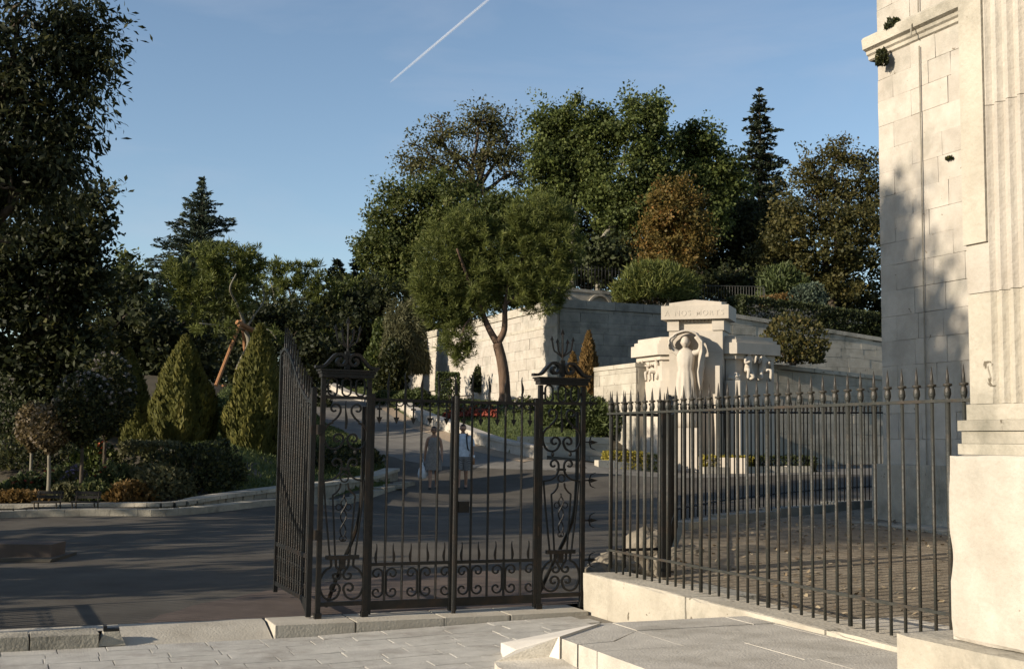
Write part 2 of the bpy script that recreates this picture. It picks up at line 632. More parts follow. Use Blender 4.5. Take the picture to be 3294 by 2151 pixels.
def pine(name, label, lobes, base, trunks, mat=None, bark=None, per=26, tuft=.34, tufts_m2=4.2, group=None, width=.03, shell=.35):
    """A pine: tufts of needles; trunks are lists of (points, radius0, radius1)."""
    mat = mat or LF['pine']; bark = bark or BARK_R
    base = Vector(base)
    root = tag(empty(name, base), label, 'tree', group)
    o0 = np.array(base)
    cs, os_ = [], []
    for c, r in lobes:
        area = 4 * math.pi * (r[0] * r[2])
        k = max(8, int(area * tufts_m2))
        P, d = in_ellipsoid(k, c, r * .92, shell)
        lump = np.array([noise.noise(Vector(tuple(q * 2.4 + c * .9))) + .6 * noise.noise(Vector(tuple(q * 5.2 - c))) for q in d])
        P = c + (P - c) * (1 + .36 * lump)[:, None]
        hn = np.array([noise.noise(Vector(tuple(q * .75))) for q in P])
        P, d = P[hn > -.38], d[hn > -.38]
        cs.append(P); os_.append(d)
    P = np.concatenate(cs) - o0; O = np.concatenate(os_)
    k = len(P)
    axis = unit(O * .7 + np.array([0, 0, .75]) + rand_dirs(k) * .35)
    idx = np.repeat(np.arange(k), per)
    D = unit(axis[idx] * .8 + rand_dirs(len(idx)) * .95)
    L = tuft * (.7 + .6 * RNG.random(len(idx)))
    C = P[idx] + D * (L * .5)[:, None] + axis[idx] * (RNG.random(len(idx)) * .2 - .1)[:, None]
    T = (RNG.random(k) * .55)[idx] + RNG.random(len(idx)) * .4
    quads('crown', C, D, side_of(D), L, width * (.7 + .6 * RNG.random(len(idx))), mat, root, T)
    first = True
    for pts, r0, r1 in trunks:
        q = [Vector(p) - base for p in pts]
        sp = spline(q, 6)
        rr = taper(len(sp), r0, r1)
        if first: rr[0] *= 1.35; rr[1] *= 1.2
        MB().tube(sp, rr, 10 if first else 7).build('trunk' if first else 'limb', bark, root, True)
        first = False
    return root


def conifer(name, label, top, base, spread, mat, whorls=26, arms=9, up=.15, droop=.25, needle=.22, width=.06, group=None, prof=.85, trunk_r=.25, rag=.3, start=.04):
    """A cedar or fir: tiers of branches along a straight stem, each a flat spray."""
    base, top = Vector(base), Vector(top)
    root = tag(empty(name, base), label, 'tree', group)
    H = top - base
    h = H.length
    CC, DD, SS, TT = [], [], [], []
    br = MB()
    for w in range(whorls):
        f = start + (1 - start) * ((w + random.random() * .6) / whorls)
        z = base.lerp(top, f) - base
        Lb = spread * (1 - f) ** prof * (1 - rag / 2 + rag * random.random()) + .12
        na = max(4, int(arms * (1 - .45 * f)))
        a0 = random.random() * 6.28
        for k in range(na):
            an = a0 + 6.283 * k / na + random.uniform(-.3, .3)
            L = Lb * random.uniform(1 - rag, 1.05)
            d = Vector((math.cos(an), math.sin(an), 0))
            e = z + d * L + Vector((0, 0, L * (up - droop * random.random())))
            midp = z + d * L * .5 + Vector((0, 0, L * up * .75))
            sp = spline([z, midp, e], 4)
            br.tube(sp, taper(len(sp), .018 + .012 * L, .006), 4, False)
            n = max(8, int(L * 34))
            t = RNG.random(n) ** .7
            pts = np.array([np.array(z) * (1 - x) ** 2 + 2 * x * (1 - x) * np.array(midp) + x * x * np.array(e) for x in t])
            sd = np.array([-d.y, d.x, 0.0])
            sg = np.where(RNG.random(n) < .5, -1, 1)[:, None]
            off = (RNG.random(n) * (.10 + .24 * L) * (1.05 - t))[:, None] * sg * sd
            pts = pts + off + RNG.normal(size=(n, 3)) * np.array([.05, .05, .06])
            dr = unit(np.array(d) * .7 + sg * sd * .55 + RNG.normal(size=(n, 3)) * .35 + np.array([0, 0, .12]))
            CC.append(pts); DD.append(dr)
            SS.append(unit(np.cross(dr, unit(np.array([[0, 0, 1.0]]) + RNG.normal(size=(n, 3)) * .55))))
            TT.append(np.full(n, random.random() * .45) + RNG.random(n) * .5)
    C, D, S, T = map(np.concatenate, (CC, DD, SS, TT))
    n = len(C)
    quads('crown', C, D, S, needle * (.6 + .8 * RNG.random(n)), width * (.7 + .6 * RNG.random(n)), mat, root, T)
    pts = [(0, 0, -.3), tuple(H * .5), tuple(H)]
    br.tube(pts, [trunk_r * 1.2, trunk_r * .6, .02], 8).build('trunk', BARK, root, True)
    return root


def thuja(name, label, base, h, r, mat, n=9000, group=None, cat='shrub', spray=.26, belly=.28):
    """A clipped cone of upright sprays with knobs and hollows."""
    base = Vector(base)
    root = tag(empty(name, base), label, cat, group)
    f = RNG.random(n) ** 1.25
    an = RNG.random(n) * 6.283
    prof = np.where(f < belly, .78 + .22 * np.sin(f / belly * 1.57), ((1 - f) / (1 - belly)) ** .78)
    lump = np.array([noise.noise(Vector((math.cos(a) * 2.2, math.sin(a) * 2.2, q * h * 1.5 + base.x))) for a, q in zip(an[:n], f)])
    rr = r * prof * (1 + .27 * lump) * (1 - .26 * RNG.random(n) ** 2)
    C = np.stack([rr * np.cos(an), rr * np.sin(an), f * h], 1)
    out = np.stack([np.cos(an), np.sin(an), np.zeros(n)], 1)
    D = unit(out * .45 + np.array([0, 0, .95]) + rand_dirs(n) * .35)
    S = side_of(D, unit(out + rand_dirs(n) * .7))
    L = spray * (.6 + .8 * RNG.random(n))
    quads('foliage', C, D, S, L, L * .42, mat, root, .35 + .45 * lump + RNG.random(n) * .45)  # tint follows the lumps: hollows darker, knobs lighter
    MB().tube([(0, 0, -.2), (0, 0, h * .6)], [r * .12, .02], 7).build('trunk', BARK, root, True)
    return root


def shrub(name, label, base, r, mat, n=1500, leaf=.09, group=None, cat='shrub', shell=.6, stems=5, flowers=None, box=False, aspect=.6, upw=.4, parts=True):
    """A bush: leaves through an uneven dome, a few stems, optional flower heads."""
    base = Vector(base)
    root = tag(empty(name, base), label, cat, group)
    r = np.asarray(r, float)
    if box:
        P = (RNG.random((n, 3)) * 2 - 1)
        ax = RNG.integers(0, 5, n)
        for k, (i, v) in enumerate([(0, -1), (0, 1), (1, -1), (1, 1), (2, 1)]):
            P[ax == k, i] = v * (1 - .14 * RNG.random((ax == k).sum()) ** 2)
        d = np.zeros((n, 3)); d[np.arange(n), [0, 0, 1, 1, 2][0] * 0 + np.array([0, 0, 1, 1, 2])[ax]] = 1
        d *= np.sign(P)
        C = P * r + np.array([0, 0, r[2]]) + RNG.normal(size=(n, 3)) * .025
        O = d
    else:
        P, O = in_ellipsoid(n, (0, 0, 0), (1, 1, 1), shell)
        lump = np.array([noise.noise(Vector(tuple(o * 1.9 + np.array(base)))) for o in O])
        P *= (1 + .28 * lump)[:, None]
        P[:, 2] = np.abs(P[:, 2] + .25) * .8
        C = P * r
    D = unit(O * .7 + rand_dirs(n) * .8 + np.array([0, 0, upw]))
    L = leaf * (.6 + .8 * RNG.random(n))
    quads('foliage', C, D, side_of(D), L, L * aspect, mat, root, None, .1)
    if stems:
        mb = MB()
        for _ in range(stems):
            e = Vector((random.uniform(-.6, .6) * r[0], random.uniform(-.6, .6) * r[1], r[2] * (1.3 if box else .7)))
            pts = limb_pts((random.uniform(-.1, .1) * r[0], random.uniform(-.1, .1) * r[1], -.1), e, .1, 3)
            mb.tube(pts, taper(len(pts), .02 + .01 * r[2], .006), 5)
        mb.build('stem', BARK, root)
    if flowers:
        fm, cnt, fs = flowers
        for _ in range(cnt):
            d = rand_dirs(1)[0]; d[2] = abs(d[2]) * .8 + .25; d[1] = -abs(d[1])
            p = Vector(tuple(d * r * np.array([.9, .9, .95])))
            flower_head(p, fs, fm, root)
    return root


FLOWER_ME = {}


def flower_head(p, s, mat, parent):
    me = FLOWER_ME.get(mat.name)
    if me is None:
        mb = MB()
        for k in range(7):
            a = 6.283 * k / 7
            for lift, ln in ((.25, 1.0), (.8, .7)):
                c, s_ = math.cos(a + lift), math.sin(a + lift)
                mb.add([(0, 0, 0), (c * .5 * ln - s_ * .3, s_ * .5 * ln + c * .3, lift * .5), (c * ln, s_ * ln, lift * .8), (c * .5 * ln + s_ * .3, s_ * .5 * ln - c * .3, lift * .5)], [(0, 1, 2, 3)])
        me = mb.mesh('flower', mat)
        FLOWER_ME[mat.name] = me
    o = link('flower', me, None, parent)
    o.location = p
    o.scale = (s, s, s)
    o.rotation_euler = (random.uniform(.2, .9), random.uniform(-.4, .4), random.uniform(0, 6))
    return o


# ------------------------------------------------------------------ ground
CTRL = [(-8, 11, 0), (-4, 11, 0), (0, 11.5, 0), (1.5, 12, .03), (-8, 16, .05), (-3, 16, .06), (2, 16, .07), (7, 17, .14), (-10, 21.5, .17), (-4, 22, .19),
        (2, 24, .24), (8, 24, .30), (13, 26, .4), (0, 33, .40), (4, 33, .50), (8, 35.5, .80), (12, 37, .9), (16, 40, 1.0), (22, 30, .7), (20, 20, .4),
        (-8, 4, -.1), (0, 4, -.1), (8, 4, 0), (0, 0, -.1), (-9, 0, -.1), (10, 0, 0), (0, -8, -.1), (-16, 12, .05), (-16, 20, .2), (-16, 5, -.05), (-5, 28, .28)]
for q in [(1249, 1305, 53), (1316, 1344, 48), (1370, 1368, 44.5), (1460, 1400, 41), (1550, 1436, 38.5), (1640, 1458, 37), (1730, 1472, 36), (1930, 1487, 37), (2050, 1500, 38),
          (2500, 1515, 38.5), (1062, 1379, 43), (1133, 1411, 40), (1203, 1454, 37), (1260, 1520, 35), (1060, 1285, 56), (1625, 1300, 46), (1795, 1290, 47.5), (1400, 1290, 55),
          (1900, 1330, 43), (1240, 1262, 62), (1100, 1240, 70), (580, 1420, 30), (800, 1445, 28.5), (720, 1300, 36), (765, 1240, 40), (150, 1607, 23.8), (330, 1609, 23.8),
          (400, 1440, 30), (100, 1500, 28), (520, 1590, 25), (760, 1556, 26), (1000, 1490, 31), (30, 1398, 60), (400, 1250, 55), (600, 1240, 60)]:
    p = at(*q); CTRL.append((p.x, p.y, p.z))
CTRL += [(-60, 40, 2), (-60, 100, 5), (0, 120, 7), (60, 120, 7), (60, 60, 4), (60, 20, .6), (-60, 0, -.2), (60, -40, -.2), (-60, -40, -.2), (0, -60, -.2), (10, 44, .98), (14, 46, 1.05), (12, 41, .95), (20, 48, 1.2), (20, 44, 1.1), (30, 40, 1.4), (-30, 20, .3), (-30, 60, 3)]
CA = np.array(CTRL, float)


def tps(d2):
    return np.where(d2 > 1e-9, .5 * d2 * np.log(np.maximum(d2, 1e-9)), 0)


def _fit():
    n = len(CA)
    X = CA[:, :2] / 20
    K = tps(((X[:, None] - X[None]) ** 2).sum(-1)) + np.eye(n) * .004
    Pm = np.c_[np.ones(n), X]
    A = np.block([[K, Pm], [Pm.T, np.zeros((3, 3))]])
    return X, np.linalg.solve(A, np.r_[CA[:, 2], 0, 0, 0])


TX, TWT = _fit()


def gz(xs, ys):
    x = np.atleast_1d(np.asarray(xs, float)); y = np.atleast_1d(np.asarray(ys, float))
    Q = np.stack([x, y], 1) / 20
    out = np.empty(len(Q))
    for i in range(0, len(Q), 4000):
        q = Q[i:i + 4000]
        out[i:i + 4000] = tps(((q[:, None] - TX[None]) ** 2).sum(-1)) @ TWT[:-3] + TWT[-3] + q @ TWT[-2:]
    d = np.sqrt(x ** 2 + (y - 40) ** 2)
    k = np.clip((d - 85) / 60, 0, 1)
    return out * (1 - k) + np.clip(out, 0, 4) * 0 * k


def g1(x, y):
    return float(gz([x], [y])[0])


def gpt(px, py, Y, dz=0.0):
    """Ground point under a thing seen at column px, Y metres away."""
    p = at(px, py, Y)
    return Vector((p.x, p.y, g1(p.x, p.y) + dz))


def sheet(name, poly, mat, dz, step=.8, kind='structure', zf=None):
    """A ground sheet: polygon cut on a grid and laid on the terrain."""
    bm = bmesh.new()
    vs_ = [bm.verts.new((x, y, 0)) for x, y in poly]
    f = bm.faces.new(vs_)
    bmesh.ops.triangulate(bm, faces=[f])
    xs = [p[0] for p in poly]; ys = [p[1] for p in poly]
    for lo, hi, ax in ((min(xs), max(xs), 0), (min(ys), max(ys), 1)):
        c = math.ceil(lo / step) * step
        while c < hi:
            co = (c, 0, 0) if ax == 0 else (0, c, 0)
            no = (1, 0, 0) if ax == 0 else (0, 1, 0)
            bmesh.ops.bisect_plane(bm, geom=bm.verts[:] + bm.edges[:] + bm.faces[:], plane_co=co, plane_no=no)
            c += step
    bm.normal_update()
    P = np.array([v.co for v in bm.verts])
    Z = gz(P[:, 0], P[:, 1]) if zf is None else np.array([zf(x, y) for x, y in P[:, :2]])
    for v, z in zip(bm.verts, Z):
        v.co.z = z + dz
    bmesh.ops.recalc_face_normals(bm, faces=bm.faces[:])
    if sum(fc.normal.z for fc in bm.faces) < 0:
        bmesh.ops.reverse_faces(bm, faces=bm.faces[:])
    me = bpy.data.meshes.new(name)
    bm.to_mesh(me); bm.free()
    me.polygons.foreach_set('use_smooth', [True] * len(me.polygons))
    me.materials.append(mat)
    o = link(name, me)
    o['kind'] = kind
    return o


def terrain():
    xs = np.r_[-3000, -1200, -500, -250, np.arange(-120, -24, 4), np.arange(-24, 24, 1.0), np.arange(24, 121, 4), 250, 500, 1200, 3000]
    ys = np.r_[-3000, -1200, -400, -150, np.arange(-60, -4, 4), np.arange(-4, 74, 1.0), np.arange(74, 151, 4), 250, 500, 1200, 3000]
    X, Y = np.meshgrid(xs, ys)
    Z = gz(X.ravel(), Y.ravel()) - .06
    bb_ = X.ravel() * NN.x + Y.ravel() * NN.y
    Z -= .3 * np.clip((11.6 - bb_) / .7, 0, 1)
    nx, ny = len(xs), len(ys)
    V = np.stack([X.ravel(), Y.ravel(), Z], 1)
    F = [(j * nx + i, j * nx + i + 1, (j + 1) * nx + i + 1, (j + 1) * nx + i) for j in range(ny - 1) for i in range(nx - 1)]
    me = bpy.data.meshes.new('ground')
    me.from_pydata(V.tolist(), [], F)
    me.polygons.foreach_set('use_smooth', [True] * len(me.polygons))
    me.materials.append(SOIL)
    tag(link('ground', me), kind='structure')


terrain()


def xy(px, py, Y):
    p = at(px, py, Y); return (p.x, p.y)


path_right = [(1040, 1262, 64), (1100, 1278, 58), (1249, 1305, 53), (1316, 1344, 48), (1370, 1368, 44.5), (1460, 1400, 41), (1550, 1436, 38.5), (1640, 1458, 37), (1730, 1472, 36), (1930, 1487, 36.4)]
path_left = [(960, 1280, 64), (975, 1320, 54), (1062, 1379, 43), (1133, 1411, 40), (1203, 1454, 37), (1260, 1520, 34.5), (1335, 1562, 32.5)]
kerb_left = [(-250, 1668, 20.5), (0, 1663, 21.3), (160, 1660, 21.6), (354, 1658, 21.8), (530, 1662, 21.9), (700, 1650, 22.8), (913, 1625, 24.8), (1060, 1600, 27.0), (1200, 1585, 29.3), (1335, 1562, 32.5)]
PR = [xy(*q) for q in path_right]; PL = [xy(*q) for q in path_left]; KL = [xy(*q) for q in kerb_left]
g_a, g_b = ab(-16, 10.9), ab(5.35, 10.9)
road_poly = [(g_a.x, g_a.y), (g_b.x, g_b.y), (ab(6.2, 10.75).x, ab(6.2, 10.75).y), (2.35, 16.9), (6.2, 20.8), (9, 22.5), (26, 24), (34, 53), (10.2, 44.0), (8.6, 41.0), (7.0, 38.8), (2.6, 36.6)] + \
            list(reversed([PR[-1]] + PR[7:9][::-1])) * 0
road_poly += [PR[8], PR[7], PL[4], PL[5], PL[6]] + list(reversed(KL[:-1]))
sheet('road', road_poly, ASPHALT, 0.0)
sheet('path', [PL[4]] + list(reversed(PL[:4])) + PR[:8], PATHM, .004)
fc_ = [PL[4]] + [(-.2 + 1.0 * k, 35.0 - .25 * math.sin(k * .5) + .35 * noise.noise(Vector((k * 1.3, 0, 2)))) for k in range(12)] + [(16, 36.5), (33, 50), (10.2, 43.9), (8.6, 41.0), (7.0, 38.8), (2.6, 36.6), PR[8], PR[7]]
sheet('sunlit_forecourt', fc_, PATHM, .005)  # sunlight on this zone is put into the colour as paler asphalt
ap = [ab(1.15, 10.9), ab(5.34, 10.9), ab(5.5, 12.2)]
for k in range(41):
    t = k / 40
    ap.append(ab(5.4 - 4.4 * t + .10 * noise.noise(Vector((t * 30, 3, 0))), 13.7 - 2.75 * t ** 2.6 + .30 * (1.05 - t) * noise.noise(Vector((t * 14, 0, 0))) + .10 * noise.noise(Vector((t * 60, 0, 5)))))
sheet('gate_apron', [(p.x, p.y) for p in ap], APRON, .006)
# lawns
wallc = ab(20.1, 43.4)
lawn_r = [xy(1085, 1265, 60), PR[2], PR[3], PR[4], PR[5], PR[6], PR[7], xy(1740, 1440, 37.2), xy(1960, 1440, 38.2), (3.2, 40.5), (2.2, 43), (1.9, 47.6), (-3, 58), (-9, 70)]
sheet('lawn', lawn_r, LAWN, .02)
lawn_l = [xy(560, 1480, 27.5), xy(640, 1420, 31), xy(700, 1290, 37), xy(760, 1235, 41), xy(980, 1260, 50), PL[2], PL[3], PL[4], PL[5], xy(1250, 1535, 31.3), xy(1060, 1560, 28.2), xy(900, 1575, 26), xy(720, 1600, 24.3)]
sheet('lawn', lawn_l, LAWN, .02)


def point_in(poly, P):
    x, y = P[:, 0], P[:, 1]
    ins = np.zeros(len(P), bool)
    n = len(poly)
    for i in range(n):
        x1, y1 = poly[i]; x2, y2 = poly[(i + 1) % n]
        c = ((y1 > y) != (y2 > y)) & (x < (x2 - x1) * (y - y1) / (y2 - y1 + 1e-12) + x1)
        ins ^= c
    return ins


def grass(name, poly, n, h=.09, mat=None, w=.022):
    xs = [p[0] for p in poly]; ys = [p[1] for p in poly]
    P = np.stack([RNG.uniform(min(xs), max(xs), n), RNG.uniform(min(ys), max(ys), n)], 1)
    P = P[point_in(poly, P)]
    k = len(P)
    D = unit(np.array([0, 0, 1.0]) + RNG.normal(size=(k, 3)) * .35)
    L = h * (.6 + .8 * RNG.random(k))
    C = np.c_[P, gz(P[:, 0], P[:, 1]) + .02] + D * (L * .45)[:, None]
    o = quads(name, C, D, side_of(D), L, w, mat or LF['grass'])
    o['kind'] = 'stuff'
    o['label'] = 'short mown grass growing on the lawn'
    return o


grass('grass', lawn_r, 60000, .10, w=.03)
grass('grass', lawn_l, 50000, .09, w=.03)

# gravel verge along the path wall
verge = [PR[i] for i in range(2, 9)] + [(p[0] - .45, p[1] - .35) for p in reversed(PR[2:9])]
sheet('gravel_verge', verge, GRAVELM, .012)

# ------------------------------------------------------------------ foreground pavement
def pave_z(a):
    """The pavement climbs a little towards the right foot of the gate."""
    return -.085 + .075 * min(1, max(0, (a - 2.3) / 2.9))


UNIT = MB().box(-.5, .5, -.5, .5, -.5, .5).mesh('block')


def block_mesh(mat, seed=0, rough=.010, bev=.014):
    """A stone of unit size with softened, slightly uneven edges."""
    bm = bmesh.new()
    bmesh.ops.create_cube(bm, size=1.0)
    bmesh.ops.bevel(bm, geom=bm.edges[:], offset=bev, segments=1, affect='EDGES')
    rs = random.Random(seed)
    for v in bm.verts:
        v.co += Vector((rs.uniform(-1, 1), rs.uniform(-1, 1), rs.uniform(-1, 1))) * rough
    me = bpy.data.meshes.new('stone')
    bm.to_mesh(me); bm.free()
    me.materials.append(mat)
    return me


BLOCKS = {}


def stone(parent, loc, size, rz, mat, name='stone', tilt=0.0):
    lst = BLOCKS.setdefault(mat.name, [])
    if not lst:
        lst += [block_mesh(mat, k) for k in range(6)]
    o = link(name, random.choice(lst), None, parent)
    o.location = loc
    o.scale = size
    o.rotation_euler = (random.uniform(-tilt, tilt), random.uniform(-tilt, tilt), rz)
    return o


def worn_box(root, name, a0, a1, b0, b1, z0, z1, mat, cuts=14, amp=.010, edge=.022, seed=0):
    """A big block in the gate's frame with softened, chipped edges."""
    bm = bmesh.new()
    bmesh.ops.create_cube(bm, size=1.0)
    bmesh.ops.subdivide_edges(bm, edges=bm.edges[:], cuts=cuts, use_grid_fill=True)
    sz = Vector((a1 - a0, b1 - b0, z1 - z0)); ce = Vector(((a0 + a1) / 2, (b0 + b1) / 2, (z0 + z1) / 2))
    off = Vector((seed * 7.3, seed * 3.1, seed * 1.7))
    for v in bm.verts:
        q = Vector((v.co.x * sz.x, v.co.y * sz.y, v.co.z * sz.z))
        on = [i for i in range(3) if abs(abs(v.co[i]) - .5) < 1e-4]
        w_ = q + ce + off
        n_ = noise.noise(w_ * 2.2) * .7 + noise.noise(w_ * 6) * .4
        for i in on:
            sg = 1 if v.co[i] > 0 else -1
            q[i] += sg * amp * n_
            if len(on) > 1: q[i] -= sg * edge * (.35 + max(0, noise.noise(w_ * 3.3 + Vector((9, 0, 0)))) * 1.6)
        v.co = ab(q.x + ce.x, q.y + ce.y, q.z + ce.z)
    me = bpy.data.meshes.new(name)
    bm.to_mesh(me); bm.free()
    me.materials.append(mat)
    return link(name, me, None, root)


pv = tag(empty('pavement'), kind='structure')
mb = MB()
a_edges = [-9, 2.3, 5.2, 9]
for b0, b1 in ((3.0, 10.42),):
    for i in range(3):
        a0, a1 = a_edges[i], a_edges[i + 1]
        mb.add([ab(a0, b0, pave_z(a0) - .010), ab(a1, b0, pave_z(a1) - .010), ab(a1, b1, pave_z(a1) - .010), ab(a0, b1, pave_z(a0) - .010)], [(0, 1, 2, 3)])
mb.build('pavement_bed', MORTAR, pv)
row, b = 0, 10.40
paver_n = 0
while b > 6.6:
    dpt = .215
    a = -1.6 - random.random() * .4
    while a < 4.6:
        ln = random.uniform(.36, .56)
        ac = a + ln / 2
        c = ab(ac, b - dpt / 2, 0)
        # only where the camera can see the ground in front of the steps
        vis = c.y > 6.9 and c.x > -.45 * c.y - .3 and not (ac > 4.0 and b < 7.6) and paver_n < 296
        if vis and not (ac > 3.45 and b < 7.0):
            stone(pv, (c.x, c.y, pave_z(ac) - .05 + random.uniform(-.0015, .0015)), (ln - .005, dpt - .004, .1), GA, PAVE, 'paver', .003).rotation_euler = (random.uniform(-.003, .003), (-.0259 if 2.3 < ac < 5.2 else 0) + random.uniform(-.003, .003), GA)
            paver_n += 1
        a += ln
    b -= dpt
    row += 1

# threshold stones under the gate, with a small front face towards the pavement
th = tag(empty('threshold'), 'pale stone threshold strip under the iron gate', 'threshold', kind='structure')
a = 2.15
while a < 5.28:
    ln = min(random.uniform(.55, .95), 5.30 - a)
    if ln < .2: break
    z0 = pave_z(a + ln / 2) - .06
    c = ab(a + ln / 2, 10.66, (.02 + z0) / 2)
    stone(th, c, (ln - .006, .50, .02 - z0), GA, CEMENT, 'stone')
    a += ln
# dropped concrete ramp for the wide gate opening
rp = MB()
na = 14
for i in range(na + 1):
    a = .905 + (2.13 - .905) * i / na
    for j, (b_, z) in enumerate([(10.92, .012), (10.78, .008), (10.55, -.05), (10.40, -.092)]):
        wob = .006 * noise.noise(Vector((a * 4, b_ * 9, 0)))
        q = ab(a, b_, z + wob); rp.v.append(tuple(q))
for i in range(na):
    for j in range(3):
        k = i * 4 + j
        rp.f.append((k, k + 1, k + 5, k + 4))
rp.build('ramp', CEMENT, None, True)['kind'] = 'structure'
# side cheek of the threshold where the ramp starts
MB().prism([(ab(2.02, 10.92).x, ab(2.02, 10.92).y), (ab(2.02, 10.40).x, ab(2.02, 10.40).y), (ab(2.15, 10.40).x, ab(2.15, 10.40).y), (ab(2.15, 10.92).x, ab(2.15, 10.92).y)], -.12, -.09,
           None).build('ramp_edge', CEMENT, None)['kind'] = 'structure'
# kerb on the left of the ramp
kb = tag(empty('front_kerb'), 'worn kerb stones left of the gate stop at the pavement edge', 'kerb', kind='structure')
a = -4.4
while a < .68:
    ln = min(random.uniform(.55, .9), .725 - a)
    if ln < .15: break
    stone(kb, ab(a + ln / 2, 10.56, -.055), (ln - .01, .34, .15), GA, KERB, 'stone', .012)
    a += ln
slope = MB()
for i in range(9):
    a = -4.4 + i * .665
    slope.v += [tuple(ab(a, 10.95, .01)), tuple(ab(a, 10.72, -.005))]
for i in range(8):
    k = 2 * i
    slope.f.append((k, k + 1, k + 3, k + 2))
slope.build('kerb_bedding', CEMENT, None)['kind'] = 'structure'

# gate stop: small stone with an iron catch
gs = tag(empty('gate_stop', ab(.82, 10.50, -.08), GA), 'small tapered stone gate stop with iron catch in the middle of the open gateway', 'gate stop')
MB().prism([(-.11, -.10), (.11, -.10), (.11, .10), (-.11, .10)], 0, .105, [(-.06, -.06), (.06, -.06), (.06, .06), (-.06, .06)]).build('stone_base', KERB, gs)
MB().box(-.062, .062, -.035, .035, .106, .128).box(-.062, -.035, -.035, .035, .129, .15).build('catch', IRON, gs)

# ------------------------------------------------------------------ iron gate
GB = 10.70                        # the gate line's b
GZ = .02                          # top of threshold


def arrow_head(mb, x, z, h, w, d=.012):
    """A flat triangular point; h < 0 points down."""
    mb.add([(x - w / 2, -d / 2, z), (x + w / 2, -d / 2, z), (x, -d / 2, z + h), (x - w / 2, d / 2, z), (x + w / 2, d / 2, z), (x, d / 2, z + h)],
           [(0, 1, 2), (5, 4, 3), (0, 3, 4, 1), (1, 4, 5, 2), (2, 5, 3, 0)])


def flame(mb, x, z0, h, w, wav=.0):
    """A flat lance blade with a slight wave."""
    pts, ws = [], []
    for i in range(8):
        t = i / 7
        pts.append((x + wav * math.sin(t * 6.0) * .5, z0 + h * t))
        ws.append(w * (.55 + .75 * math.sin(min(1, t * 1.6) * 3.1416) * .6) * (1 - t ** 3) + .002)
    mb.strip(pts, ws, .014)


def mirrored(paths, c):
    return paths + [[(2 * c - x, z) for x, z in p] for p in paths]


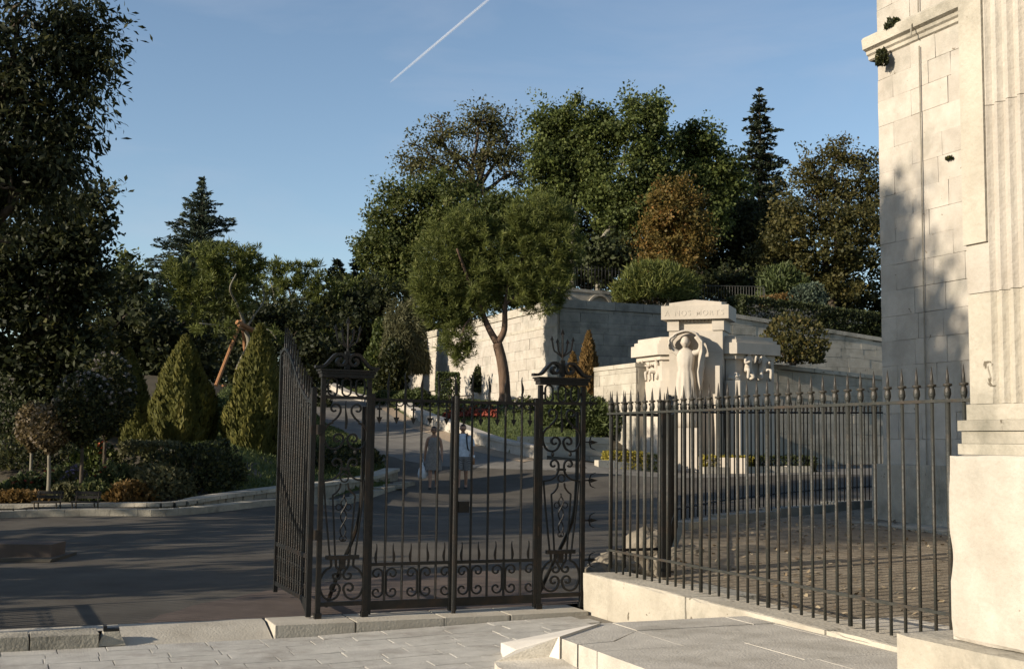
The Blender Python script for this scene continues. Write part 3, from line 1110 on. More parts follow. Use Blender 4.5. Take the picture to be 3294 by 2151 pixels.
def build_pier(W, root):
    c = W / 2
    for u in (0, W):
        MB().box(u - .021, u + .021, -.021, .021, 0, 2.15).box(u - .03, u + .03, -.03, .03, 0, .05).build('post', IRON, root)
    MB().box(-.03, W + .03, -.06, .06, 2.156, 2.188).box(-.04, W + .04, -.07, .07, 2.189, 2.213).box(-.052, W + .052, -.082, .082, 2.214, 2.228).build('cornice', IRON, root)
    # rear corner posts make the pier a cage
    for u in (0, W):
        MB().box(u - .016, u + .016, .26, .292, 0, 2.15).build('rear_post', IRON, root) if False else None
    ped = [(-.085, 2.25), (-.05, 2.249), (.005, 2.262), (.055, 2.315), (.105, 2.365), (.15, 2.372)]
    left = spline(ped, 5) + curl((.15, 2.372), -8, .062, 1.05, -1, 16)[1:]
    for p in mirrored([left], c):
        MB().strip(p, .026, .07).build('pediment_scroll', IRON, root)
    MB().box(c - .022, c + .022, -.022, .022, 2.237, 2.40).build('pediment_block', IRON, root)
    tr = MB()
    tr.tube([(c, 0, 2.40), (c, 0, 2.66)], .010, 6)
    arrow_head(tr, c, 2.655, .065, .045)
    for sx, e in ((-1, .055), (1, .055), (-1, .115), (1, .115)):
        zz = 2.575 if e < .1 else 2.60
        pts = spline([(c, 2.43), (c + sx * e * .55, 2.475), (c + sx * e * .8, 2.50), (c + sx * e, zz)], 5)
        tr.strip(pts, .013, .013)
        arrow_head(tr, c + sx * e, zz - .005, .045, .036)
    tr.build('trident', IRON, root)
    # ring frieze
    MB().box(.022, W - .022, -.017, .017, 1.962, 1.990).build('rail', IRON, root)
    sp = (W - .04) / 3
    for k in range(3):
        x = .02 + sp * (k + .5)
        pts = []
        for i in range(21):
            an = 2 * math.pi * i / 20
            pts.append((x + .042 * math.cos(an), 2.071 + .038 * math.copysign(1, math.sin(an)) * (1 if abs(math.sin(an)) > .05 else 0) + .042 * math.sin(an)))
        MB().strip(pts, .013, .02).build('ring', IRON, root)
    bd = MB()
    for k in range(4):
        x = .02 + sp * k
        if k in (0, 3): x += .009 if k == 0 else -.009
        bd.lathe([(2.057, .004), (2.062, .012), (2.071, .016), (2.080, .012), (2.085, .004)], 8, x, 0)
    bd.build('bead', IRON, root)
    # upper lyre
    s1 = [(c - .05, 1.868), (c - .055, 1.835), (c - .085, 1.79), (c - .125, 1.757)]
    s1b = [(c - .118, 1.748), (c - .165, 1.725), (c - .198, 1.675), (c - .2, 1.60), (c - .162, 1.528), (c - .105, 1.508), (c - .05, 1.53), (c - .018, 1.585)]
    A = list(reversed(curl((c - .05, 1.868), 95, .055, .95, 1)))[:-1] + spline(s1, 5)
    B = spline(s1b, 5) + curl((c - .018, 1.585), 82, .056, 1.05, 1)[1:]
    for p in mirrored([A], c): MB().strip(p, .016, .02).build('scroll', IRON, root)
    for p in mirrored([B], c): MB().strip(p, .018, .02).build('scroll', IRON, root)
    fl = MB(); flame(fl, c, 1.69, .26, .022, .012); fl.build('flame', IRON, root)
    # middle scrolls falling to the vase
    Cc = list(reversed(curl((c - .03, 1.375), 92, .052, 1.0, 1)))[:-1] + spline([(c - .03, 1.375), (c - .03, 1.33), (c - .05, 1.28), (c - .10, 1.238), (c - .16, 1.222), (c - .19, 1.218)], 5)
    for p in mirrored([Cc], c): MB().strip(p, .016, .02).build('scroll', IRON, root)
    MB().box(c - .045, c + .045, -.016, .016, 1.318, 1.342).build('collar', IRON, root)
    for sx in (-1, 1):
        MB().lathe([(1.458, .005), (1.466, .014), (1.48, .018), (1.494, .014), (1.502, .005)], 8, c + sx * .095, 0).build('knob', IRON, root)
    rg = [(c + .036 * math.cos(a_ * .3142), 1.247 + .036 * math.sin(a_ * .3142)) for a_ in range(21)]
    MB().strip(rg, .012, .018).build('ring', IRON, root)
    vz = .555
    outer = [[(c - .19, 1.225), (c - .165, .95), (c - .118, vz)]]
    inner = [spline([(c - .034, 1.20), (c - .042, 1.155), (c - .075, 1.112), (c - .102, 1.095)], 5) + [(c - .104, 1.08), (c - .068, vz)]]
    for p in mirrored(outer + inner, c): MB().strip(p, .013, .018).build('vase_bar', IRON, root)
    tw = MB()
    for ph in (0, math.pi):
        pts = []
        for i in range(31):
            t = i / 30
            z = 1.10 - .385 * t
            am = .026 * min(1, t * 5)
            pts.append((c + am * math.sin(ph + t * 9.4), .012 * math.cos(ph + t * 9.4), z))
        tw.tube(pts, .0065, 5)
    for sx in (-1, 1):
        pts = [(c + sx * .045 + .026 * math.cos(a_ * .393), 0, .985 + .026 * math.sin(a_ * .393)) for a_ in range(17)]
        tw.tube(pts, .006, 5, False)
        q = curl((c + sx * .02, .725), 270 + sx * 50, .03, .8, -sx, 10)
        tw.tube([(x, 0, z) for x, z in q], .006, 5)
    tw.build('twisted_strand', IRON, root)
    MB().box(c - .152, c + .152, -.022, .022, vz - .037, vz).box(c - .028, c + .028, -.012, .012, .43, vz - .038).build('vase_collar', IRON, root)
    O = spline([(c - .105, .517), (c - .105, .455), (c - .15, .425), (c - .195, .355), (c - .2, .27), (c - .165, .19), (c - .105, .162), (c - .045, .185), (c - .016, .245)], 5) + curl((c - .016, .245), 82, .055, 1.05, 1)[1:]
    I = spline([(c - .06, .517), (c - .055, .455), (c - .03, .42), (c - .012, .385)], 4) + curl((c - .012, .385), 275, .045, .95, -1)[1:]
    for p in mirrored([O, I], c): MB().strip(p, .018, .02).build('scroll', IRON, root)
    MB().box(.022, W - .022, -.016, .016, .105, .145).build('bottom_rail', IRON, root)
    # bent stay behind the pier
    st = spline([(W - .03, .06, 1.9), (W - .03, .07, 1.2), (W - .05, .14, .8), (W - .14, .42, .35), (W - .2, .62, .02)], 5)
    MB().tube(st, .019, 6).build('stay', IRON, root)


def build_leaf(W, root, bars=4, lock=False):
    """A pedestrian leaf: frame, bars with blades, arrows under the top rail, scrolls below."""
    for u in (.018, W - .018):
        MB().box(u - .018, u + .018, -.018, .018, .02, 2.02).build('stile', IRON, root)
    MB().box(.037, W - .037, -.014, .014, 1.950, 1.978).build('top_rail', IRON, root)
    MB().box(.037, W - .037, -.014, .014, .450, .480).build('middle_rail', IRON, root)
    MB().box(.037, W - .037, -.012, .012, .060, .138).build('bottom_rail', IRON, root)
    gap = (W) / (bars + 1)
    us = [gap * (k + 1) for k in range(bars)]
    for k, u in enumerate(us):
        mb = MB().tube([(u, 0, .139), (u, 0, 2.06)], .0115, 6)
        flame(mb, u, 2.05, .17, .022, .012 if k % 2 else -.008)
        mb.build('bar', IRON, root)
    for k in range(bars + 1):
        c = gap * (k + .5)
        mb = MB().box(c - .006, c + .006, -.006, .006, 1.80, 1.949)
        arrow_head(mb, c, 1.806, -.062, .055)
        mb.box(c - .022, c + .022, -.009, .009, 1.872, 1.888)
        mb.build('arrow', IRON, root)
        ps = [curl((c - gap * .42, 1.949), 272, gap * .27, .82, 1, 12), curl((c + gap * .42, 1.949), 268, gap * .27, .82, -1, 12)]
        for p in ps: MB().strip(p, .010, .016).build('scroll', IRON, root)
        mb = MB(); flame(mb, c, .481, .17, .022, .010 if k % 2 else -.010); mb.build('blade', IRON, root)
        s = 1 if k % 2 == 0 else -1
        side = c + s * gap * .40
        upc = [(side, .29), (side, .372)] + curl((side, .372), 90, gap * .34, 1.12, s, 16)[1:]
        dnc = [(side, .29), (side, .222)] + curl((side, .222), 270, gap * .34, 1.08, -s, 16)[1:]
        MB().strip(upc, .015, .018).build('scroll', IRON, root)
        MB().strip(dnc, .015, .018).build('scroll', IRON, root)
    if lock:
        MB().box(.037, .145, -.026, .026, .925, 1.030).build('lock_box', IRON, root)


pierL = tag(empty('gate_pier', ab(2.586, GB, GZ), GA), 'left wrought iron pier panel with scrolls, beside the open gate leaf', 'gate pier', 'wrought iron gate piers')
build_pier(.43, pierL)
pierR = tag(empty('gate_pier', ab(4.742, GB, GZ), GA), 'right wrought iron pier panel with trident finial, next to the stone fence base', 'gate pier', 'wrought iron gate piers')
build_pier(.462, pierR)
for z in (1.985, 1.60, 1.225, .835, .45):
    mb = MB()
    x0 = .462 + .022
    mb.tube([(x0, 0, z), (x0 + .085, 0, z)], .008, 5)
    mb.add([(x0 + .07, -.012, z - .02), (x0 + .07, -.012, z + .02), (x0 + .15, 0, z), (x0 + .07, .012, z - .02), (x0 + .07, .012, z + .02)], [(0, 1, 2), (4, 3, 2), (0, 3, 4, 1), (0, 2, 3), (1, 4, 2)])
    for s in (-1, 1):
        mb.strip(spline([(x0 + .05, z), (x0 + .06, z + s * .03), (x0 + .07, z + s * .055), (x0 + .12, z + s * .075)], 4), [.012] * 8 + [.009] * 3 + [.006, .003], .010)
    mb.build('barb', IRON, pierR)
lfL = tag(empty('gate_leaf', ab(3.035, GB, GZ), GA), 'narrow left leaf of the closed footway gate, without a lock', 'gate leaf', 'leaves of the footway gate')
build_leaf(.822, lfL)
lfR = tag(empty('gate_leaf', ab(3.863, GB, GZ), GA), 'narrow right leaf of the closed footway gate, carrying the lock box', 'gate leaf', 'leaves of the footway gate')
build_leaf(.856, lfR, lock=True)
mb = MB().tube([(.0, -.034, 0), (.0, -.034, 2.02)], .022, 8)
flame(mb, 0, 2.03, .19, .03, .012)
mb.build('cover_post', IRON, lfR)
for z in (.74, 1.68):
    MB().box(.858, .884, -.032, .026, z - .045, z + .045).build('hinge', IRON, lfR)
    MB().box(-.05, -.024, -.045, .035, z - .045, z + .045).build('hinge', IRON, pierL)


def carriage_leaf(root, flip=1, W=1.5, nb=13):
    """A leaf of the wide gate; local x runs from the hinge to the free edge, the top rail sweeps up towards it."""
    MB().box(0, .045, -.022, .022, .01, 2.06).build('stile', IRON, root)
    MB().box(W - .04, W, -.02, .02, .06, 2.50).build('stile', IRON, root)
    top = spline([(.045, 1.93), (.25, 1.97), (.55, 2.10), (.85, 2.30), (1.1, 2.44), (1.3, 2.50), (1.46, 2.47)], 6)
    MB().strip(top, .030, .04).build('top_rail', IRON, root)

    def zt(x):
        for (x0, z0), (x1, z1) in zip(top, top[1:]):
            if x0 <= x <= x1: return z0 + (z1 - z0) * (x - x0) / (x1 - x0)
        return 2.45
    MB().box(.046, W - .041, -.014, .014, .52, .56).build('middle_rail', IRON, root)
    MB().box(.046, W - .041, -.014, .014, .13, .17).build('bottom_rail', IRON, root)
    MB().add([(.046, -.012, .129), (.30, -.012, .129), (.046, -.012, .02), (.046, .012, .129), (.30, .012, .129), (.046, .012, .02)], [(0, 2, 1), (3, 4, 5), (0, 1, 4, 3), (1, 2, 5, 4), (2, 0, 3, 5)]).build('bracket', IRON, root)
    for k in range(nb):
        x = .045 + (W - .09) * (k + 1) / (nb + 1)
        zz = zt(x)
        mb = MB().tube([(x, 0, .171), (x, 0, zz + .06)], .011, 6)
        flame(mb, x, zz + .05, .17, .022, .01)
        mb.build('bar', IRON, root)
    for k in range(nb + 1):
        x = .045 + (W - .09) * (k + .5) / (nb + 1)
        zz = zt(x)
        for s in (-1, 1):
            MB().strip(curl((x + s * .045, zz - .02), 270, .03, .8, -s, 10), .010, .016).build('scroll', IRON, root)
        mb = MB().box(x - .005, x + .005, -.005, .005, zz - .15, zz - .02)
        arrow_head(mb, x, zz - .145, -.05, .045)
        mb.build('arrow', IRON, root)
        for zc, dg, s in ((.40, 90, 1), (.27, 270, -1)):
            sg = 1 if k % 2 else -1
            MB().strip([(x + sg * .035, .335)] + curl((x + sg * .035, zc), dg, .028, 1.05, s * sg, 12), .012, .018).build('scroll', IRON, root)


cl = tag(empty('carriage_gate_leaf', ab(2.515, 10.74, GZ), GA + R(90)), 'wide gate leaf standing open edge-on, its top rail sweeping up', 'gate leaf')
carriage_leaf(cl)
# the opposite leaf and pier just beyond the left edge throw the striped shadows over the road
pierO = tag(copy_tree(pierL), 'far pier of the wide gateway beyond the left picture edge', 'gate pier')
pierO.location = ab(-1.36, GB, GZ)
clO = tag(copy_tree(cl), 'second wide gate leaf, open, beyond the left picture edge', 'gate leaf')
clO.location = ab(-.87, 10.74, GZ)

# ------------------------------------------------------------------ right fence on its stone base
FA = 5.40


def bar_mesh(z0, z1, r=.0115, n=7):
    """A round bar with its vase and spike above the rail at z1."""
    bar = MB().lathe([(z0, r), (z1, r)], n).mesh('bar', IRON_G, True)
    fin = MB().lathe([(z1 + .001, .015), (z1 + .012, .017), (z1 + .02, .012), (z1 + .035, .018), (z1 + .055, .024), (z1 + .085, .021), (z1 + .10, .014), (z1 + .106, .030), (z1 + .118, .030), (z1 + .122, .012), (z1 + .17, .009), (z1 + .235, .001)], 8).mesh('finial', IRON_G, True)
    return bar, fin


barA, finA = bar_mesh(.375, 1.889)
barT, finT = bar_mesh(.375, 1.889, .017)
fnA = tag(empty('railing'), 'spear-topped iron railing on the pale stone base, running from the gate to the fluted pier', 'railing', 'spear-topped railings round the enclosure')
N_A = 36
for k in range(N_A):
    b = 10.49 - k * .1395
    if b < 5.55: break
    o = link('bar', barT if k % 7 == 5 else barA, None, fnA)
    p = ab(FA, b, 0); o.location = p
    f_ = link('finial', finA, None, o)
rl = MB()
for z0, z1, hw in ((1.890, 1.910, .018), (.572, .592, .014)):
    p = [ab(FA - hw, 10.53, 0), ab(FA + hw, 10.53, 0), ab(FA + hw, 5.32, 0), ab(FA - hw, 5.32, 0)]
    MB().prism([(q.x, q.y) for q in p], z0, z1).build('rail', IRON_G, fnA)
# base wall
bw = tag(empty('base_wall'), 'low pale stone wall carrying the railing, rounded at its gate end', 'wall')
b = 10.62
first = True
while b > 5.0:
    ln = random.uniform(1.5, 2.1) if not first else 1.93
    worn_box(bw, 'stone', FA - .23, FA + .23, b - ln + .006, b - .006, -.05, .365, STONE_W, 18, .005, .014, b)
    b -= ln; first = False
MB().prism([(p.x, p.y) for p in [ab(5.19, 10.62), ab(5.27, 10.66), ab(5.53, 10.66), ab(5.6, 10.62)]], -.05, .35).build('end_stone', STONE_W, bw)

# ------------------------------------------------------------------ enclosure ground, back fences
def enc_z(x, y):
    a, b = x * G.x + y * G.y, x * NN.x + y * NN.y
    return .16 + .022 * max(0, a - 5.4) + .028 * max(0, b - 7)


enc = [ab(5.62, 5.0), ab(5.62, 10.4), ab(6.1, 10.6), Vector((2.38, 16.6, 0)), Vector((4.3, 18.6, 0)), Vector((6.0, 20.2, 0)), Vector((7.6, 21.6, 0)), ab(16, 17), ab(16, 5)]
sheet('enclosure_ground', [(p.x, p.y) for p in enc], LITTER, 0, .6, zf=enc_z)
n = 2600
P = np.stack([RNG.uniform(.5, 10, n), RNG.uniform(7, 21, n)], 1)
P = P[point_in([(p.x, p.y) for p in enc], P)]
D = unit(np.c_[RNG.normal(size=(len(P), 2)), RNG.normal(size=len(P)) * .2])
Cc_ = np.c_[P, [enc_z(x, y) + .012 for x, y in P]]
tag(quads('fallen_leaves', Cc_, D, unit(np.cross(D, np.array([[0, 0, 1.0]]) + RNG.normal(size=(len(P), 3)) * .25)), .07, .045, LF['litter']), 'dry fallen leaves scattered on the bare earth inside the railing', kind='stuff')


def fence_run(root, pts, zb, zt, low, spacing, bar_r=.011, posts=False):
    """Bars along a polyline whose bottom, top and low-rail heights follow zb, zt, low per vertex."""
    L = [0]
    for p, q in zip(pts, pts[1:]): L.append(L[-1] + (Vector(q) - Vector(p)).length)

    def ev(s, arr):
        for i in range(len(L) - 1):
            if s <= L[i + 1] + 1e-6:
                t = (s - L[i]) / max(1e-6, L[i + 1] - L[i])
                return arr[i] * (1 - t) + arr[i + 1] * t
        return arr[-1]
    P3 = [Vector((p[0], p[1], 0)) for p in pts]
    n = int(L[-1] / spacing)
    me_cache = {}
    for k in range(n + 1):
        s = min(L[-1], k * spacing)
        p = ev(s, P3); z0, z1 = ev(s, zb), ev(s, zt)
        hkey = round(z1 - z0, 1)
        if hkey not in me_cache:
            h = hkey
            me_cache[hkey] = MB().lathe([(0, bar_r), (h, bar_r), (h + .035, .018), (h + .055, .023), (h + .09, .016), (h + .10, .028), (h + .115, .028), (h + .12, .011), (h + .23, .001)], 6).mesh('bar', IRON, True)
        o = link('bar', me_cache[hkey], None, root)
        o.location = (p.x, p.y, z1 - hkey)
    for arr, r in ((zt, .016), (low, .014)):
        MB().tube([(p.x, p.y, z) for p, z in zip(P3, arr)], r, 4).build('rail', IRON, root)


fb = tag(empty('railing'), 'short railing return beside the gate, joining the iron corner post', 'railing', 'spear-topped railings round the enclosure')
B0, B1 = ab(5.44, 10.53), ab(6.04, 10.55)
fence_run(fb, [(B0.x, B0.y), (B1.x, B1.y)], [.35, .35], [1.9, 1.9], [.575, .575], .15)
cpo = MB().box(-.05, .05, -.05, .05, 0, 1.75).build('corner_post', IRON, fb)
cpo.location = (B1.x, B1.y, .3)
cpo.rotation_euler = (0, 0, GA)
fc = tag(empty('railing'), 'railing seen end-on behind the iron corner post', 'railing', 'spear-topped railings round the enclosure')
cpts = [(B1.x + .05, B1.y + .25), (1.95, 14.6), (2.33, 16.8)]
fence_run(fc, cpts, [.35, .42, .5], [1.9, 1.98, 2.07], [.60, .70, .78], .15)
fd = tag(empty('railing'), 'far curved railing on a dark stone base at the back of the enclosure', 'railing', 'spear-topped railings round the enclosure')
dpts = [(2.33, 16.8), (3.1, 18.0), (4.2, 19.4), (5.5, 20.9), (7.1, 22.4), (8.6, 23.4)]
fence_run(fd, dpts, [.52, .56, .60, .64, .68, .70], [2.07, 2.1, 2.15, 2.2, 2.26, 2.30], [.72, .78, .84, .88, .92, .95], .14)
dw = tag(empty('fence_plinth'), 'dark curved stone plinth under the far railing', 'wall')
for (p, q), z in zip(zip(dpts, dpts[1:]), (.53, .57, .61, .65, .68)):
    p, q = Vector((*p, 0)), Vector((*q, 0))
    d = q - p
    for k in range(2):
        c = p + d * (k + .5) / 2
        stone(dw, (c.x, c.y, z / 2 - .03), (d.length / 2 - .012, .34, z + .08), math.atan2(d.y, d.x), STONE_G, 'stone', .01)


def rock(root, loc, r, seed, mat=ROCK, name='stone'):
    bm = bmesh.new()
    bmesh.ops.create_icosphere(bm, subdivisions=3, radius=1.0)
    off = Vector((seed * 3.1, seed * 1.7, seed))
    for v in bm.verts:
        n_ = noise.noise(v.co * 1.3 + off) * .35 + noise.noise(v.co * 3.1 + off) * .16 + noise.noise(v.co * 7 + off) * .06
        v.co = v.co * (1 + n_)
    me = bpy.data.meshes.new(name)
    bm.to_mesh(me); bm.free()
    me.materials.append(mat)
    o = link(name, me, None, root)
    o.location = loc; o.scale = r
    return o


rk = tag(empty('rubble_heap'), 'heap of rough stones behind the gate pier, striped by railing shadow', 'rubble')
for i, (px, py, Y, r) in enumerate([(1965, 1815, 12.6, (.24, .22, .13)), (1940, 1838, 12.3, (.18, .18, .11)), (2005, 1825, 12.4, (.19, .18, .11)), (1990, 1790, 13.0, (.20, .22, .11)), (1925, 1870, 12.2, (.16, .16, .12))]):
    p = at(px, py, Y)
    rock(rk, (p.x, p.y, p.z - .03), r, i + 1)
for i, (px, py, Y, r, lb) in enumerate([(2080, 1765, 14.6, (.30, .34, .30), 'tall rough boulder inside the railing corner'), (2175, 1800, 14.4, (.36, .4, .22), 'broad mossy boulder beside the corner post'), (2300, 1725, 17.4, (.5, .4, .2), 'low dark boulder at the foot of the far railing')]):
    p = at(px, py, Y)
    o = rock(None, (p.x, p.y, p.z - .05), r, i + 9, ROCK if i < 2 else ROCK, 'boulder')
    tag(o, lb, 'boulder')
o = stone(None, ab(5.98, 9.5, .24), (.32, .9, .12), GA, STONE_G, 'stone_slab'); tag(o, 'long grey stone slab lying inside the railing near the corner post', 'slab')

# ------------------------------------------------------------------ steps in front of the church
def poly_stone(root, pts, z0, z1, mat, name='slab', inset=.002):
    me = MB()
    n = len(pts)
    cx_ = sum(p[0] for p in pts) / n; cy_ = sum(p[1] for p in pts) / n
    top = [(x + (cx_ - x) * inset, y + (cy_ - y) * inset) for x, y in pts]
    me.prism(pts, z0, z1 - .003)
    me.f = me.f[:1] + me.f[2:]
    k = len(me.v)
    me.v += [(x, y, z1) for x, y in top]
    me.f += [(n + i, n + (i + 1) % n, k + (i + 1) % n, k + i) for i in range(n)] + [tuple(range(k, k + n))]
    return me.build(name, mat, root)


st = tag(empty('stone_steps'), 'worn stone steps and landing in the right foreground before the church', 'steps', kind='structure')


def P2(a, b):
    q = ab(a, b); return (q.x, q.y)


# landing: back row along the edge, then rows of slabs
PZ = .33
back = [(3.38, 7.29), (3.94, 7.785), (4.9, 7.79), (5.62, 7.80)]
poly_stone(st, [P2(3.385, 7.29), P2(3.385, 7.02), P2(3.66, 7.06), P2(4.02, 7.40), P2(4.02, 7.785), P2(3.94, 7.785)], -.1, PZ, STEP)
a = 4.035
for ln in (.95, .68):
    poly_stone(st, [P2(a, 7.42), P2(a + ln - .012, 7.42), P2(a + ln - .012, 7.785), P2(a, 7.785)], -.1, PZ - .0006 * random.random(), STEP)
    a += ln
rows = [7.40, 6.75, 6.1, 5.5, 4.8]
for i in range(4):
    b1, b0 = rows[i] - .005, rows[i + 1]
    a = 3.39 + (.62 if i == 0 else 0)
    if i == 0:
        poly_stone(st, [P2(3.39, 7.008), P2(3.39, b0), P2(4.008, b0), P2(4.008, b1 - .01), P2(3.67, 7.046)], -.1, PZ, STEP)
    while a < 6.2:
        ln = random.uniform(.7, 1.15)
        e = min(a + ln, 6.3)
        poly_stone(st, [P2(a + .002, b0), P2(e - .002, b0), P2(e - .002, b1), P2(a + .002, b1)], -.1, PZ + random.uniform(-.0008, .0008), STEP)
        a = e
# lower step, rounded at its outer corner
poly_stone(st, [P2(3.12, 6.845), P2(3.12, 5.9), P2(3.37, 5.9), P2(3.37, 6.79)], -.12, .185, STEP)
# wedge of mortar, paler than the steps, filling the angle between pavement and landing, and the grey one before it
WMORT = surf('pale_mortar', (.52, .48, .42), (.62, .58, .51), 3, .9, .25, 50, coord='World')


def atz(px, py, z):
    d = ray(px, py)
    return Vector((0, 0, EYE)) + d * ((z - EYE) / d.z)


A_w, B_w, C_w, D_w = atz(1611, 2066, .02), atz(1932, 2002, .345), atz(1800, 2046, .345), atz(1661, 2088, .20)
wz = MB()
low_ = [Vector((q.x, q.y, -.15)) for q in (A_w, B_w, C_w, D_w)]
wz.add([A_w, B_w, C_w, D_w] + low_, [(0, 3, 2, 1), (0, 1, 5, 4), (1, 2, 6, 5), (2, 3, 7, 6), (3, 0, 4, 7)])
wz.build('mortar_wedge', WMORT, st)
gw_ = MB()
top_ = [atz(1591, 2127, .15), atz(1661.5, 2088, .199), atz(1799, 2046.5, .343), atz(1806, 2106, .215), atz(1866, 2135, .195), atz(1840, 2175, .16), atz(1640, 2165, .14), atz(1600, 2142, .145)]
low_ = [Vector((q.x, q.y, -.15)) for q in top_]
n = len(top_)
gw_.add(top_ + low_, [(i, (i + 1) % n, n + (i + 1) % n, n + i) for i in range(n)] + [(0, i + 1, i) for i in range(1, n - 1)])
gw_.build('mortar_wedge', STEP, st)
# ------------------------------------------------------------------ church: near fluted pier
ch = tag(empty('church_pier'), 'fluted limestone pier of the church porch on a high plinth, at the right edge', 'pier')
worn_box(ch, 'base_slab', 4.72, 7.4, 3.0, 5.60, .28, .552, STONE_W, 26, .005, .014, 1)
worn_box(ch, 'plinth', 4.85, 7.5, 2.9, 5.30, .545, 1.572, STONE, 34, .002, .012, 2)
# attic base mouldings and fluted shaft, in drums
def shaft_poly(a0, b0, off=0.0):
    """Plan of the shaft: plain margin, then flutes along the face that looks left."""
    pts = [(a0 - off, b0 + off)]
    b = b0 - .17
    pts.append((a0 - off, b))
    for k in range(9):
        for j in range(1, 6):
            t = j / 6
            pts.append((a0 + .030 * math.sin(t * math.pi) - off, b - .062 * t))
        b -= .062
        pts.append((a0 - off, b)); b -= .02
        pts.append((a0 - off, b))
    b -= .17
    pts.append((a0 - off, b))
    pts += [(a0 + 2.4, b), (a0 + 2.4, b0 + off)]
    return pts


zc, k = 1.85, 0
hs = [.62, 1.05, .95, 1.25, 1.0, 1.15, 1.05, 1.2, 1.1]
for h in hs:
    jit = random.uniform(-.006, .006)
    sp = [P2(x, y) for x, y in shaft_poly(4.955 + jit, 5.225 + random.uniform(-.008, .008))]
    MB().prism(sp, zc + .0015, zc + h - .0015).build('drum', STONE if k % 3 else STONE_W, ch)
    zc += h; k += 1
for z0, z1, o in ((1.571, 1.63, .05), (1.632, 1.70, .035), (1.702, 1.76, .05), (1.762, 1.848, .015)):
    q = [P2(4.955 - o, 5.225 + o), P2(4.955 - o, 3.0), P2(7.3, 3.0), P2(7.3, 5.225 + o)]
    MB().prism(q, z0, z1).build('base_moulding', STONE_W, ch)
# eroded grey facing slab on the margin
q = [P2(4.936, 5.235), P2(4.936, 5.062), P2(4.972, 5.062), P2(4.972, 5.235)]
MB().prism(q, 2.75, 5.65).build('patch_stone', STONE_W, ch)

# ------------------------------------------------------------------ church: tower wall
tw_ = tag(empty('church_tower'), 'tall pale ashlar tower wall with a cornice and tree shadow, right of the sky', 'tower')
TA, TB = 12.30, 14.80
q = [P2(TA + .06, TB - .06), P2(TA + .06, 2.0), P2(TA + 7, 2.0), P2(TA + 7, TB - .06)]
MB().prism(q, .2, 14.0).build('core', STONE_W, tw_)
z = 1.36
ci = 0
while z < 13.5:
    h = random.uniform(.345, .40)
    b = TB
    b -= 0
    first = True
    while b > 12.0:
        ln = random.uniform(.45, .95) if not first else (.35 if ci % 2 else .75)
        first = False
        dep = .09 + random.uniform(-.003, .003)
        c = ab(TA + .045 - (dep - .09) / 2, b - ln / 2, z + h / 2)
        stone(tw_, c, (dep, ln - .0035, h - .0035), GA, STONE, 'stone')
        b -= ln
    z += h; ci += 1
    if z > 7.34 and ci < 99:
        # string course, a single modest moulding
        z = max(z, 7.62)
        prof = [(0.0, z - .02), (-.035, z), (-.04, z + .05), (-.075, z + .075), (-.085, z + .12), (-.15, z + .15), (-.17, z + .30), (-.14, z + .34), (0, z + .37)]
        n_ = len(prof)
        mb = MB()
        mb.v += [tuple(ab(TA + x, TB + .17, zz)) for x, zz in prof] + [tuple(ab(TA + x, 11.5, zz)) for x, zz in prof] + [tuple(ab(TA + 1.2, TB + .17, zz)) for x, zz in prof]
        mb.f += [(i, i + 1, n_ + i + 1, n_ + i) for i in range(n_ - 1)] + [(i + 1, i, 2 * n_ + i, 2 * n_ + i + 1) for i in range(n_ - 1)]
        mb.build('cornice', STONE_W, tw_)
        z += .36
        ci = 100
# plinth, step and lightning conductor
for b0, b1 in ((TB + .14, 13.9), (13.89, 12.9), (12.89, 11.6)):
    stone(tw_, ab(TA + .05, (b0 + b1) / 2, .93), (.34, b0 - b1 - .008, .86), GA, STONE_W, 'plinth_stone')
for b0, b1 in ((TB + .75, 14.2), (14.19, 13.1), (13.09, 11.6)):
    stone(tw_, ab(TA - .28, (b0 + b1) / 2, .33), (.95, b0 - b1 - .01, .36), GA, STONE_W, 'step_stone')
MB().tube([tuple(ab(TA - .035, 13.82, z_)) for z_ in (.6, 3, 6, 7.6)], .011, 6).build('conductor', KERB, tw_)
MB().tube([tuple(ab(TA - .18, 13.82, z_)) for z_ in (7.75, 7.9)] + [tuple(ab(TA - .04, 13.82, z_)) for z_ in (8.1, 11, 13.9)], .011, 6).build('conductor', KERB, tw_)
shrub('wall_plant', 'dark green plant growing on top of the tower cornice', ab(TA - .10, 14.30, 8.02), (.13, .13, .16), LF['dark'], 420, .06, stems=0, cat='plant')
shrub('wall_plant', 'dark green plant hanging under the tower cornice near the corner', ab(TA - .16, 14.50, 7.50), (.10, .10, .26), LF['dark'], 520, .06, stems=0, cat='plant')
shrub('wall_plant', 'tiny dark tuft growing in a hole of the tower wall', ab(TA - .02, 13.25, 5.75), (.05, .07, .05), LF['dark'], 120, .04, stems=0, cat='plant')

# ------------------------------------------------------------------ walls of the garden terraces


